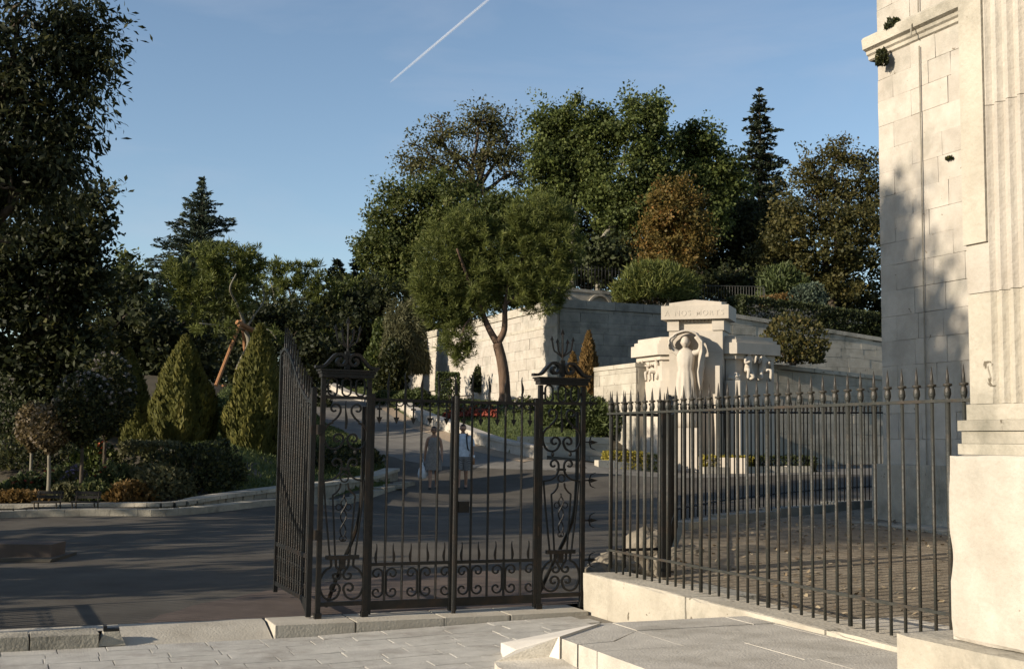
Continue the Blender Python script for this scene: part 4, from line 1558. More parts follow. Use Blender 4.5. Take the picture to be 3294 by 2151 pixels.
def ashlar(root, p0, d, L, z0, z1f, mat, course=.40, thick=.10, lmin=.6, lmax=1.15, name='stone', back=True, nrm=None, depth=.5, z0f=None):
    """A coursed wall face: blocks of their own before a dark core. p0: start (x, y), d: unit direction, z1f(s): top."""
    d = Vector((d[0], d[1], 0)).normalized()
    nr = Vector((d.y, -d.x, 0)) if nrm is None else nrm
    rz = math.atan2(d.y, d.x)
    p0 = Vector((p0[0], p0[1], 0))
    mb = MB()
    seg = max(1, int(L / 3))
    for i in range(seg):
        s0, s1 = L * i / seg, L * (i + 1) / seg
        A, B = p0 + d * s0 - nr * .02, p0 + d * s1 - nr * .02
        A2, B2 = A - nr * depth, B - nr * depth
        za, zb = z1f(s0), z1f(s1)
        mb.add([(A.x, A.y, z0 - .5), (B.x, B.y, z0 - .5), (B2.x, B2.y, z0 - .5), (A2.x, A2.y, z0 - .5), (A.x, A.y, za - .01), (B.x, B.y, zb - .01), (B2.x, B2.y, zb - .01), (A2.x, A2.y, za - .01)],
               [(4, 5, 6, 7), (0, 1, 5, 4), (2, 3, 7, 6), (1, 2, 6, 5), (3, 0, 4, 7)])
    mb.build('core', mat, root)
    z = z0
    while z < max(z1f(0), z1f(L)):
        h = course * random.uniform(.9, 1.12)
        s = -random.random() * .4
        while s < L:
            ln = random.uniform(lmin, lmax)
            e0, e1 = max(0, s), min(L, s + ln)
            mid = (e0 + e1) / 2
            top = z1f(mid)
            floor_ = z0f(mid) if z0f else z0
            hh = min(h, top - z)
            if e1 - e0 > .12 and hh > .08 and z + h > floor_:
                c = p0 + d * mid + nr * (thick / 2 - .045 + random.uniform(-.007, .007))
                stone(root, (c.x, c.y, z + hh / 2), (e1 - e0 - .007, thick, hh - .006), rz, mat, name)
            s += ln
        z += h


def coping(root, p0, d, L, zf, nrm, mat, out=.10, h=.16, depth=.6, name='coping', ln=1.1):
    d = Vector((d[0], d[1], 0)).normalized()
    p0 = Vector((p0[0], p0[1], 0))
    n = max(1, int(L / ln))
    for i in range(n):
        s0, s1 = L * i / n + .006, L * (i + 1) / n - .006
        A, B = p0 + d * s0 + nrm * out, p0 + d * s1 + nrm * out
        A2, B2 = A - nrm * depth, B - nrm * depth
        za, zb = zf(s0), zf(s1)
        MB().add([(A.x, A.y, za), (B.x, B.y, zb), (B2.x, B2.y, zb), (A2.x, A2.y, za), (A.x, A.y, za + h), (B.x, B.y, zb + h), (B2.x, B2.y, zb + h), (A2.x, A2.y, za + h)],
                 [(0, 3, 2, 1), (4, 5, 6, 7), (0, 1, 5, 4), (1, 2, 6, 5), (2, 3, 7, 6), (3, 0, 4, 7)]).build(name, mat, root)


WA, WB = 20.1, 43.6
cw = ab(WA, WB)
rw = tag(empty('retaining_wall'), 'tall sunlit limestone retaining wall behind the forked pine, with a shaded return to the right', 'wall')
nL = -G  # lit face looks left
ashlar(rw, (cw.x, cw.y), NN, 32, 3.0, lambda s: 7.05, STONE, .42, .12, .7, 1.3, nrm=nL, z0f=lambda s: 3.2 + .07 * s)
coping(rw, (cw.x, cw.y), NN, 32, lambda s: 7.06, nL, STONE_W, .14, .34, .7, ln=1.3)
coping(rw, (cw.x, cw.y), NN, 32, lambda s: 6.32, nL, STONE_W, .09, .12, .2, 'string_course', 1.6)
nF = -NN
ashlar(rw, (cw.x, cw.y), G, 13, 2.6, lambda s: 7.05, STONE_G, .42, .12, .7, 1.3, nrm=nF, z0f=lambda s: 3.0)  # return's shade put into the colour: greyer stone than the lit face
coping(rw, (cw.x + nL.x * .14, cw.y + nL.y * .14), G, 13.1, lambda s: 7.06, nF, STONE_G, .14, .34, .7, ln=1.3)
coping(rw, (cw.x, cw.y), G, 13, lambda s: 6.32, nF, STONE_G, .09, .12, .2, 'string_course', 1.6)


# terrace ground above the wall, rising to the back
def terr_z(x, y):
    a, b = x * G.x + y * G.y, x * NN.x + y * NN.y
    return 7.2 + .055 * max(0, b - WB - 3)


tq = [ab(WA + .5, WB + .5), ab(75, WB + .5), ab(75, 130), ab(WA + .5, 130)]
sheet('terrace', [(p.x, p.y) for p in tq], SOIL, 0, 4.0, zf=terr_z)
# parapet of the upper walk
up_w = tag(empty('upper_parapet'), 'pale upper parapet wall with shallow arched panels above the retaining wall', 'wall')
UB = WB + 3.6
u0 = ab(WA + .8, UB)
ashlar(up_w, (u0.x, u0.y), G, 24, 7.0, lambda s: 8.28 - .02 * s, STONE_W, .40, .12, .8, 1.4, nrm=nF)
coping(up_w, (u0.x, u0.y), G, 24, lambda s: 8.29 - .02 * s, nF, STONE_W, .10, .14, .5, ln=1.4)
for k in range(5):
    s = .9 + k * 1.9
    arc = spline([(-.55, 0), (-.5, .35), (-.25, .58), (0, .65), (.25, .58), (.5, .35), (.55, 0)], 4)
    o = MB().strip(arc, .10, .08).build('arch_moulding', STONE_W, up_w)
    p = ab(WA + .8 + s, UB - .10, 7.52); o.location = p; o.rotation_euler = (0, 0, GA)
rlw = tag(empty('railing'), 'dark bar fence on the upper parapet, beside the dome-shaped broom bush', 'railing')
r0, r1 = ab(WA + .9, UB + .1), ab(WA + 5.0, UB + .1)
fence_run(rlw, [(r0.x, r0.y), (r1.x, r1.y)], [8.43, 8.4], [9.35, 9.3], [8.55, 8.5], .17, .02)
rl2 = tag(empty('railing'), 'thin grey metal railing on the upper walk under the spire conifer', 'railing')
p0_, p1_ = at(2230, 918, 51.5), at(2455, 922, 51.5)
top_ = at(2230, 918, 51.5).z; top1_ = at(2455, 921, 51.5).z
MB().tube([p0_, p1_, Vector((p1_.x + .06, p1_.y, p1_.z - .12)), Vector((p1_.x + .06, p1_.y, p1_.z - .7))], .022, 5).build('rail', IRON_G, rl2)
MB().tube([p0_ - Vector((0, 0, .6)), p1_ - Vector((0, 0, .6))], .016, 4).build('rail', IRON_G, rl2)
bm_ = MB().tube([(0, 0, -.66), (0, 0, 0)], .011, 4).mesh('bar', IRON_G)
for k in range(26):
    o = link('bar', bm_, None, rl2); o.location = p0_.lerp(p1_, k / 25)

# ramps on the right, walls with copings
r1w = tag(empty('ramp_wall'), 'upper ramp wall with moulded coping descending to the right below the clipped hedge', 'wall', 'ramp walls on the right')
a0, b0 = 26.0, 41.0
s_ = ab(a0, b0)
zf1 = lambda s: 6.80 - .085 * s
ashlar(r1w, (s_.x, s_.y), G, 13, 4.2, zf1, STONE_W, .38, .12, .6, 1.2, nrm=nF)
coping(r1w, (s_.x, s_.y), G, 13, zf1, nF, STONE_W, .14, .16, .6)
coping(r1w, (s_.x, s_.y), G, 13, lambda s: zf1(s) - .85, nF, STONE_W, .08, .14, .2, 'string_course')
tq = [ab(a0, b0 + .4), ab(60, b0 + .4), ab(60, WB + 3), ab(a0, WB + 3)]
r2w = tag(empty('ramp_wall'), 'lower ramp wall with coping, curving away behind the memorial', 'wall', 'ramp walls on the right')
a0, b0 = 25.2, 37.0
s2 = ab(a0, b0)
zf2 = lambda s: 4.50 - .055 * s
ashlar(r2w, (s2.x, s2.y), G, 15, .6, zf2, STONE_W, .38, .12, .6, 1.2, nrm=nF)
coping(r2w, (s2.x, s2.y), G, 15, zf2, nF, STONE_W, .14, .15, .6)
coping(r2w, (s2.x, s2.y), G, 15, lambda s: zf2(s) - 1.0, nF, STONE_W, .10, .14, .2, 'string_course')
sheet('ramp_walk', [P2(24.5, 37.5), P2(42, 37.5), P2(42, 41.0), P2(24.5, 41.0)], PATHM, 0, 2.0, zf=lambda x, y: 4.35 - .055 * (x * G.x + y * G.y - 25.2))
sheet('ramp_walk', [P2(26, 41.5), P2(42, 41.5), P2(42, 44), P2(26, 44)], PATHM, 0, 2.0, zf=lambda x, y: 6.6 - .085 * (x * G.x + y * G.y - 26))

lw = tag(empty('low_wall'), 'sunlit low flank wall joining the left wing of the memorial', 'wall')
l0 = ab(18.98, 34.9)
ashlar(lw, (l0.x, l0.y), NN, 3.1, .6, lambda s: 4.15, STONE_W, .34, .12, .5, 1.1, nrm=nL)
coping(lw, (l0.x, l0.y), NN, 3.1, lambda s: 4.16, nL, STONE_W, .10, .14, .6)
l1 = ab(18.98, 38.0)

# low wall along the path
pw = tag(empty('path_wall'), 'low sunlit stone wall edging the lawn along the rising path', 'wall')
pts = [Vector((*p, 0)) for p in PR[:9]]
pl = [Vector(p) for p in spline([tuple(p) for p in pts], 6)]
acc = 0
for p, q in zip(pl, pl[1:]):
    d = q - p
    if d.length < .05: continue
    c = (p + q) / 2
    zc_ = g1(c.x, c.y)
    nr = Vector((-d.y, d.x, 0)).normalized()
    if nr.y < 0: nr = -nr
    pitch = math.atan2(g1(q.x, q.y) - g1(p.x, p.y), d.length)
    far = c.y > 50
    o = stone(pw, (c.x + nr.x * .2, c.y + nr.y * .2, zc_ + (.06 if far else .12)), (d.length + .02, .34, .24 if far else .34), math.atan2(d.y, d.x), STONE, 'stone')
    o.rotation_euler = (0, -pitch, math.atan2(d.y, d.x))
    o = stone(pw, (c.x + nr.x * .22, c.y + nr.y * .22, zc_ + (.22 if far else .335)), (d.length + .01, .46, .09), math.atan2(d.y, d.x), STONE, 'coping')
    o.rotation_euler = (0, -pitch, math.atan2(d.y, d.x))
sw = tag(empty('seat_wall'), 'straight stone planter wall with thick coping left of the memorial', 'wall')
q0, q1 = at(1668, 1470, 37.2), at(1965, 1480, 37.6)
dd = (q1 - q0); dd.z = 0
L_ = dd.length; dd.normalize()
nS = Vector((dd.y, -dd.x, 0))
ashlar(sw, (q0.x, q0.y), (dd.x, dd.y), L_, .9, lambda s: 1.62, STONE_W, .3, .12, .6, 1.0, nrm=nS, depth=.4)
coping(sw, (q0.x, q0.y), (dd.x, dd.y), L_, lambda s: 1.62, nS, STONE_W, .10, .20, .5, ln=.9)

# ------------------------------------------------------------------ memorial
MZ = .92
mo = tag(empty('war_memorial', at(2238, 1500, 38.0) * 1.0), 'white stone war memorial with a veiled statue and two relief wings', 'memorial')
mo.location.z = MZ
mo.rotation_euler = (0, 0, R(-20))


def mz(z):
    return z - MZ


def offs(poly, o):
    """Convex outline grown by o."""
    n = len(poly)
    out = []
    for i in range(n):
        p, c, q = (Vector(poly[i - 1]), Vector(poly[i]), Vector(poly[(i + 1) % n]))
        d1, d2 = (c - p).normalized(), (q - c).normalized()
        n1, n2 = Vector((d1.y, -d1.x)), Vector((d2.y, -d2.x))
        bis = (n1 + n2); bis = bis / max(.2, bis.dot(n1))
        out.append((c.x + bis.x * o, c.y + bis.y * o))
    return out


SH = [(-.86, 0), (.86, 0), (.86, 1.1), (-.86, 1.1)]
mb = MB().prism(SH, mz(.4), mz(2.95)).build('pylon_block', STONE_M, mo)
MB().prism(offs(SH, -.006), mz(2.953), mz(4.55)).build('pylon_block', STONE_M, mo)
MB().prism(SH, mz(4.553), mz(5.245)).build('pylon_block', STONE_M, mo)
# neck: recessed panel between two corner blocks
MB().box(-.62, .62, .10, 1.05, mz(5.246), mz(5.60)).build('neck', STONE_M, mo)
for s in (-1, 1):
    MB().box(s * .72 - .19, s * .72 + .19, -.05, 1.12, mz(5.25), mz(5.602)).build('neck_block', STONE_M, mo)
dn = MB()
for k in range(9):
    x = -.46 + k * .115
    dn.box(x - .03, x + .03, .03, .098, mz(5.53), mz(5.60))
dn.build('dentil', STONE_M, mo)
CP = [(-1.08, -.18), (1.08, -.18), (1.08, 1.28), (-1.08, 1.28)]
MB().prism(CP, mz(5.605), mz(6.045)).build('cap', STONE_M, mo)
pd = MB()
pd.add([(-.84, -.08, mz(6.047)), (.84, -.08, mz(6.047)), (.84, -.08, mz(6.14)), (0.0, -.08, mz(6.23)), (-.84, -.08, mz(6.14)),
        (-.84, 1.2, mz(6.047)), (.84, 1.2, mz(6.047)), (.84, 1.2, mz(6.14)), (0.0, 1.2, mz(6.23)), (-.84, 1.2, mz(6.14))],
       [(0, 1, 2, 3, 4), (9, 8, 7, 6, 5), (1, 6, 7, 2), (2, 7, 8, 3), (3, 8, 9, 4), (4, 9, 5, 0)])
pd.build('pediment', STONE_M, mo)
letters, xk = [], 0.0
for chx in 'A NOS MORTS':
    if chx == ' ':
        xk += .13; continue
    cu = bpy.data.curves.new('letter', 'FONT')
    cu.body = chx; cu.size = .235; cu.extrude = .004; cu.offset = .002
    ti = bpy.data.objects.new('letter', cu); COL.objects.link(ti)
    tim = bpy.data.meshes.new_from_object(ti.evaluated_get(bpy.context.evaluated_depsgraph_get()))
    bpy.data.objects.remove(ti)
    x0_, x1_ = min(v.co.x for v in tim.vertices), max(v.co.x for v in tim.vertices)
    tim.materials.clear(); tim.materials.append(STONE_M)
    letters.append((tim, xk - x0_))
    xk += x1_ - x0_ + .045
for tim, x_ in letters:
    o = link('letter', tim, None, mo)
    o.location = (x_ - xk / 2, -.185, mz(5.72)); o.rotation_euler = (R(90), 0, 0)
# wings, folded back on either side
c48, s48 = math.cos(R(46)), math.sin(R(46))
WR = [(.80, .34), (1.22, .34), (1.22 + 1.5 * c48, .34 + 1.5 * s48), (1.22 + 1.5 * c48 - .7 * s48, .34 + 1.5 * s48 + .7 * c48), (.80, 1.5)]
WL = [(-x, y) for x, y in reversed(WR)]
for sgn, Wg in ((1, WR), (-1, WL)):
    MB().prism(offs(Wg, .0), mz(.4), mz(3.68)).build('wing_base', STONE_M, mo)
    MB().prism(offs(Wg, -.08), mz(3.683), mz(4.51)).build('wing_panel', STONE_M, mo)
    MB().prism(offs(Wg, .02), mz(4.36), mz(4.512)).build('wing_frieze', STONE_M, mo)
    MB().prism(offs(Wg, .15), mz(4.515), mz(4.87)).build('wing_cap', STONE_M, mo)
    MB().prism(offs(Wg, .07), mz(4.872), mz(4.98)).build('wing_cap_step', STONE_M, mo)
    MB().prism(offs(Wg, -.02), mz(4.982), mz(5.10)).build('wing_cap_step', STONE_M, mo)
    MB().prism(offs(Wg, .14), mz(.4), mz(1.86)).build('wing_plinth', STONE_M, mo)
    # end strip framing the panel
    e = Vector((sgn * (1.22 + 1.5 * c48), .34 + 1.5 * s48)); dv = Vector((-sgn * c48, -s48)); nv = Vector((-s48 * -sgn, -c48))
    nv = Vector((sgn * s48, -c48))
    pts = [e, e + dv * .12, e + dv * .12 - nv * .17, e - nv * .17]
    if sgn < 0: pts.reverse()
    MB().prism([(p.x, p.y) for p in pts], mz(3.683), mz(4.359)).build('panel_frame', STONE_M, mo)
# statue pedestal and side buttress
MB().box(-.66, .20, -.72, -.003, mz(.4), mz(2.15)).build('pedestal', STONE_M, mo)
MB().box(.70, .84, -.42, -.003, mz(.4), mz(4.1)).build('buttress', STONE_M, mo)
MB().box(.1, 1.7, -.95, -.73, mz(.4), mz(1.25)).build('front_block', STONE_M, mo)


def skin_body(name, V, E, rad, mat, parent, sub=2, loc=None):
    me = bpy.data.meshes.new(name)
    me.from_pydata(V, E, [])
    o = bpy.data.objects.new(name, me)
    COL.objects.link(o)
    mdf = o.modifiers.new('skin', 'SKIN')
    mdf.use_smooth_shade = True
    sv = me.skin_vertices[0].data
    for i, r in enumerate(rad):
        sv[i].radius = (r, r) if not hasattr(r, '__len__') else r
        sv[i].use_root = (i == 0)
    sb = o.modifiers.new('sub', 'SUBSURF'); sb.levels = sub; sb.render_levels = sub
    dg = bpy.context.evaluated_depsgraph_get()
    me2 = bpy.data.meshes.new_from_object(o.evaluated_get(dg))
    me2.polygons.foreach_set('use_smooth', [True] * len(me2.polygons))
    me2.materials.clear(); me2.materials.append(mat)
    bpy.data.objects.remove(o)
    me2.name = name
    o = link(name, me2, None, parent)
    if loc is not None: o.location = loc
    return o


def head_mesh(name, h, mat, parent, loc, tilt=(0, 0, 0), yaw=0):
    """A head with brow, nose, mouth, chin and ears; h is its height, it faces -y."""
    bm = bmesh.new()
    bmesh.ops.create_uvsphere(bm, u_segments=24, v_segments=18, radius=.5)
    for v in bm.verts:
        x, y, z = v.co
        x *= .74; y *= .86
        if z < -.05: x *= 1 - .42 * ((-z - .05) / .45) ** 1.3; y = y * (1 - .18 * (-z / .5)) if y < 0 else y * (1 - .5 * (-z / .5))
        if y < -.15:
            k = math.exp(-(x / .07) ** 2)
            if -.16 < z < .10: y -= .075 * k * (1 - (z + .16) / .26) ** .7          # nose
            y += .045 * math.exp(-((abs(x) - .15) / .07) ** 2 - ((z - .06) / .05) ** 2)  # eye sockets
            y -= .02 * math.exp(-(x / .12) ** 2 - ((z + .25) / .035) ** 2)            # mouth
            y += .02 * math.exp(-(x / .12) ** 2 - ((z + .285) / .02) ** 2)
            y -= .03 * math.exp(-(x / .09) ** 2 - ((z + .42) / .06) ** 2)             # chin
        k = math.exp(-((y - .02) / .07) ** 2 - ((z + .02) / .11) ** 2)                # ears
        if abs(x) > .3: x += math.copysign(.06 * k, x)
        v.co = (x * h, y * h, z * h)
    me = bpy.data.meshes.new(name); bm.to_mesh(me); bm.free()
    me.polygons.foreach_set('use_smooth', [True] * len(me.polygons))
    me.materials.append(mat)
    o = link(name, me, None, parent)
    o.location = loc; o.rotation_euler = (tilt[0], tilt[1], yaw)
    return o


# the statue: a tall robed woman lifting a veil over her head
sx, sy = -.24, -.38
fz = 2.16 - MZ
rob = MB()
prof = [(0, .40, .34), (.25, .385, .32), (.7, .345, .29), (1.15, .315, .265), (1.5, .30, .25), (1.72, .27, .225), (1.82, .235, .20), (1.95, .255, .215), (2.15, .285, .225), (2.3, .29, .20), (2.42, .22, .15), (2.5, .10, .10), (2.6, .075, .08)]
nseg = 56
for z_, rx_, ry_ in prof:
    amp = .085 if z_ < 1.7 else .03 if z_ < 2.3 else .0
    for j in range(nseg):
        an = 2 * math.pi * j / nseg
        fold = 1 + amp * (math.sin(an * 11 + z_ * .7) * .7 + .5 * math.sin(an * 7 - z_ * 1.3 + 1))
        rob.v.append((sx + rx_ * math.cos(an) * fold, sy + ry_ * math.sin(an) * fold, fz + z_))
for i in range(len(prof) - 1):
    for j in range(nseg):
        rob.f.append((i * nseg + j, i * nseg + (j + 1) % nseg, (i + 1) * nseg + (j + 1) % nseg, (i + 1) * nseg + j))
rob.f += [tuple(range(nseg - 1, -1, -1)), tuple((len(prof) - 1) * nseg + j for j in range(nseg))]
rob.build('statue_robe', STONE_M, mo, True)
head_mesh('statue_head', .40, STONE_M, mo, (sx, sy - .03, fz + 2.68))
A_ = [(sx - .22, sy, fz + 2.32), (sx - .42, sy - .04, fz + 2.50), (sx - .44, sy - .14, fz + 2.72), (sx - .26, sy - .16, fz + 2.92)]
B_ = [(sx + .22, sy, fz + 2.32), (sx + .44, sy - .04, fz + 2.40), (sx + .50, sy - .12, fz + 2.62), (sx + .34, sy - .14, fz + 2.85)]
for q in (A_, B_):
    MB().tube(spline(q, 6), taper(19, .10, .055), 10).build('statue_arm', STONE_M, mo, True)
ve = MB()
nu, nv_ = 19, 11
for i in range(nu):
    u = i / (nu - 1)
    an = math.pi * (1.12 - 1.24 * u)
    for j in range(nv_):
        v = j / (nv_ - 1)
        rr = .50 + .03 * math.sin(u * 40)
        x = sx + .02 + rr * math.cos(an) * (1.0 + .05 * v)
        z_ = fz + 2.62 + .38 * max(-.35, math.sin(an))
        y = sy - .24 + .50 * v
        if u > .68:
            k = (u - .68) / .32
            z_ -= k * (1.35 * (1 - .25 * v)) + .05 * math.sin(v * 14)
            x = sx + .50 - .05 * k + .06 * math.sin(k * 7 + v * 5)
        ve.v.append((x, y, z_ + .02 * math.sin(v * 9 + u * 13)))
for i in range(nu - 1):
    for j in range(nv_ - 1):
        k = i * nv_ + j
        ve.f.append((k, k + 1, k + nv_ + 1, k + nv_))
vo = ve.build('statue_veil', STONE_M, mo, True)
sm_ = vo.modifiers.new('thickness', 'SOLIDIFY'); sm_.thickness = .05


def relief_figure(x, y, z, s, yaw, flipx=1):
    """A kneeling carved soldier: one continuous body."""
    V = [(0, 0, .42), (0, -.03, .62), (0, -.05, .82), (0, -.06, .98), (0, -.09, 1.10),
         (-.15, -.05, .86), (-.26, -.16, .66), (-.10, -.30, .74), (.15, -.05, .86), (.27, -.12, .70), (.22, -.26, .98),
         (-.11, -.02, .40), (-.20, -.32, .42), (-.20, -.26, .02), (.11, .0, .40), (.16, -.18, .10), (.16, .18, .06)]
    V = [(flipx * a_, b_, c_) for a_, b_, c_ in V]
    E = [(0, 1), (1, 2), (2, 3), (3, 4), (2, 5), (5, 6), (6, 7), (2, 8), (8, 9), (9, 10), (0, 11), (11, 12), (12, 13), (0, 14), (14, 15), (15, 16)]
    r = [.14, .13, .15, .06, .115, .075, .06, .05, .075, .06, .05, .10, .08, .06, .10, .08, .06]
    V = [(a_ * s, b_ * s, c_ * s) for a_, b_, c_ in V]
    o = skin_body('relief_figure', V, E, [q * s for q in r], STONE_M, mo, 2)
    o.location = (x, y, z); o.rotation_euler = (0, 0, yaw)
    return o


for t, fx in ((.45, 1), (1.02, -1)):
    px_, py_ = 1.22 + t * c48, .34 + t * s48
    relief_figure(px_ + .02, py_ - .0, mz(3.69), .80, R(46), fx)
for t, fx in ((.40, 1), (.95, -1)):
    px_, py_ = -1.22 - t * c48, .34 + t * s48
    relief_figure(px_ + .10, py_ + .10, mz(3.69), .72, R(-46), fx)
# hollow stone heap at the corner of the right wing
rock(mo, (1.18, .20, mz(3.74)), (.22, .2, .16), 21, STONE_M, 'carved_rock')
MB().box(.98, 1.40, .02, .339, mz(.4), mz(3.66)).build('corner_block', STONE_M, mo)

# beds before the memorial: kerb and clipped hedges
kb2 = tag(empty('bed_kerb'), 'pale stone kerb round the hedged beds before the memorial', 'kerb')
for (x0, x1, py, Y) in ((1918, 2130, 1488, 36.0), (2258, 2610, 1508, 36.6)):
    A, B = at(x0, py, Y), at(x1, py + 2, Y + .9)
    n = 4
    for i in range(n):
        c = A.lerp(B, (i + .5) / n)
        d = B - A
        stone(kb2, (c.x, c.y, g1(c.x, c.y) + .07), (d.length / n - .01, .28, .26), math.atan2(d.y, d.x), STONE_W, 'stone')
for (px, Y, hw, mt, lb, nn) in ((2010, 36.6, .62, 'gold', 'small golden clipped hedge left of the memorial pedestal', 2600), (2097, 36.7, .33, 'hedge', 'short dark clipped hedge beside the golden hedge', 1400),
                                (2330, 37.2, .78, 'gold', 'low golden-green clipped hedge before the memorial', 3200), (2515, 37.7, 1.0, 'hedge', 'low dark clipped hedge before the right wing', 3600)):
    p = gpt(px, 1480, Y)
    o = shrub('clipped_hedge', lb, p, (hw, .35, .24), LF[mt], nn, .07, cat='hedge', box=True, group='clipped hedges before the memorial')
    o.rotation_euler = (0, 0, R(8))

# ------------------------------------------------------------------ left garden edge
ks = tag(empty('road_kerb'), 'long stone kerb along the left garden beside the road', 'kerb')
kp = [Vector(p) for p in spline([(x, y, 0) for x, y in KL], 4)]
for p, q in zip(kp, kp[1:]):
    d = q - p; c = (p + q) / 2
    h = .20
    nr = Vector((-d.y, d.x, 0)).normalized()
    stone(ks, (c.x + nr.x * .16, c.y + nr.y * .16, g1(c.x, c.y) + .02), (d.length + .0, .34, h), math.atan2(d.y, d.x), KERB, 'stone', .01)
gw = tag(empty('garden_wall'), 'low rough stone wall holding the left flower bed behind the seats', 'wall')
gpts = [(-200, 1622, 22.6), (0, 1621, 23.0), (200, 1620, 23.2), (400, 1616, 23.3), (560, 1613, 23.3), (660, 1596, 23.8), (760, 1582, 24.6), (913, 1563, 26.4), (1060, 1547, 28.6), (1180, 1531, 31.0), (1262, 1505, 33.0)]
gp = [Vector(p) for p in spline([tuple(at(*q)) for q in gpts], 4)]
for p, q in zip(gp, gp[1:]):
    d = q - p; c = (p + q) / 2
    pt = math.atan2(q.z - p.z, math.hypot(d.x, d.y))
    rz = math.atan2(d.y, d.x)
    base_ = min(c.z - .12, g1(c.x, c.y) - .05)
    L2 = math.hypot(d.x, d.y)
    k2 = 2 if L2 > .8 else 1
    for u in range(k2):
        cc = p.lerp(q, (u + .5) / k2 + random.uniform(-.03, .03))
        o = stone(gw, (cc.x, cc.y, (cc.z - .07 + base_) / 2), (L2 / k2 * random.uniform(.92, .99), .34, cc.z - .07 - base_), rz, KERB, 'stone', .012)
    o = stone(gw, (c.x, c.y, c.z - .035), (L2 * 1.0, .44, .075), rz, STONE_W, 'coping')
    o.rotation_euler = (0, -pt, rz)


def bench(px, Y, label):
    p = gpt(px, 1640, Y)
    root = tag(empty('low_seat', Vector((p.x, p.y, .255)), R(3)), label, 'seat', 'low seats before the garden wall')
    for k in range(3):
        MB().box(-.25, .25, -.12 + k * .085, -.045 + k * .085, .155, .172).build('slat', WOOD_D, root)
    for k in range(2):
        MB().box(-.24, .24, .15 + k * .02, .165 + k * .02, .22 + k * .075, .28 + k * .075).build('slat', WOOD_D, root)
    for s in (-.20, .20):
        MB().tube(spline([(s, -.10, -.02), (s, -.085, .08), (s, -.11, .152)], 4), .013, 6).build('leg', BARK, root)
        MB().tube(spline([(s, .16, -.02), (s, .13, .10), (s, .135, .18), (s, .185, .36)], 4), .013, 6).build('leg', BARK, root)
    return root


bench(150, 22.2, 'low dark seat before the garden wall, the one farther left')
bench(272, 22.3, 'low dark seat before the garden wall, under the dark blossom tree')

# low block and kerb at the left edge of the road
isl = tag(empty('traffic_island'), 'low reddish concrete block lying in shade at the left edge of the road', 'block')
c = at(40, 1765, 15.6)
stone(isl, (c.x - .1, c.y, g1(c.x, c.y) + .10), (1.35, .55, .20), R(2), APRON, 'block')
stone(isl, (c.x - .1, c.y, g1(c.x, c.y) + .02), (1.55, .95, .04), R(2), ASPHALT, 'footing')  # dark asphalt tone stands in for the shade lying on the footing
# drain by the island kerb
dr = tag(empty('storm_drain', gpt(1262, 1546, 31.0, .012), R(38)), 'iron drain grate set in the road beside the pointed kerb', 'drain')
MB().box(-.32, .32, -.2, .2, 0, .012).build('frame', STONE_G, dr)
for k in range(7):
    MB().box(-.27 + k * .085, -.225 + k * .085, -.16, .16, .013, .02).build('slat', IRON, dr)

# ------------------------------------------------------------------ trees
L = LF
# big dark trees on the left, close
broadleaf('broadleaf_tree', 'tall drooping dark tree filling the upper left corner', lobes_px([(60, 90, 280, 190), (250, 170, 120, 120), (330, 205, 75, 60), (150, 300, 200, 160), (40, 420, 220, 200), (200, 430, 90, 110), (120, 560, 190, 120), (-120, 250, 250, 300), (20, 640, 160, 130), (230, 60, 90, 70)], 22.5),
          gpt(-420, 1500, 23), L['dark'], .19, 62, .42, 3.6, hole=-.36, group=None, trunk_r=.3, limbs=6, droop=.7, aspect=.34, shell=.25, seen_limbs=True)
broadleaf('broadleaf_tree', 'massive dense dark tree reaching the ground on the left', lobes_px([(190, 700, 150, 160), (270, 800, 85, 180), (110, 860, 170, 200), (240, 960, 115, 180), (80, 1080, 190, 200), (230, 1150, 120, 160), (150, 1260, 190, 90), (290, 640, 50, 70), (-60, 900, 150, 300)], 31, .55),
          gpt(120, 1430, 31), L['dark'], .21, 56, .45, 3.4, trunk_r=.3, limbs=5, aspect=.55, shell=.35, hole=-.5)
conifer('cedar_tree', 'blue-green cedar rising to a pointed top on the left', at(650, 572, 75), gpt(625, 1200, 75), 7.6, L['cedar'], 44, 13, .34, .22, .34, .12, prof=1.0, trunk_r=.4, rag=.5)
broadleaf('young_pine', 'small upright tree between the dark tree and the cedar', lobes_px([(405, 870, 35, 60), (400, 960, 70, 90), (410, 1060, 80, 100), (400, 1160, 90, 110)], 60), gpt(405, 1250, 60), L['olive'], .3, 44, .5, 2.2, trunk_r=.15, limbs=3, shell=.4)
# wind-bent pines on the left lawn
tb = gpt(765, 1240, 40)
fk = at(790, 1060, 40)
pine('stone_pine', 'broad flat-topped pine held up by wooden props on the left lawn',
     lobes_px([(640, 860, 90, 70), (720, 845, 100, 60), (790, 850, 60, 60), (600, 930, 70, 55), (700, 930, 110, 60), (800, 900, 50, 45), (640, 1000, 70, 40), (760, 985, 60, 35), (690, 1060, 80, 30, -1), (850, 1090, 60, 40), (560, 880, 40, 40)], 40),
     tb, [([tb, at(768, 1180, 40), at(800, 1110, 40), at(790, 1060, 40)], .10, .07), ([fk, at(770, 1000, 40.3), at(700, 960, 40), at(650, 900, 40)], .055, .02), ([fk, at(765, 985, 39.7), at(740, 930, 39), at(760, 880, 39)], .05, .02),
          ([fk, at(820, 1010, 40.3), at(850, 960, 40.8), at(830, 890, 41)], .045, .02), ([fk, at(720, 1050, 39.5), at(640, 1040, 39)], .06, .025), ([fk, at(860, 1060, 40), at(890, 1090, 40)], .05, .02)], bark=BARK_P, tufts_m2=9.5, per=28, tuft=.24, width=.035)
pr = tag(empty('tree_prop'), 'orange-brown wooden prop frame leaning against the flat-topped pine', 'tree prop')
pb0 = gpt(693, 1300, 38.6); pt0 = at(776, 1032, 39.6)
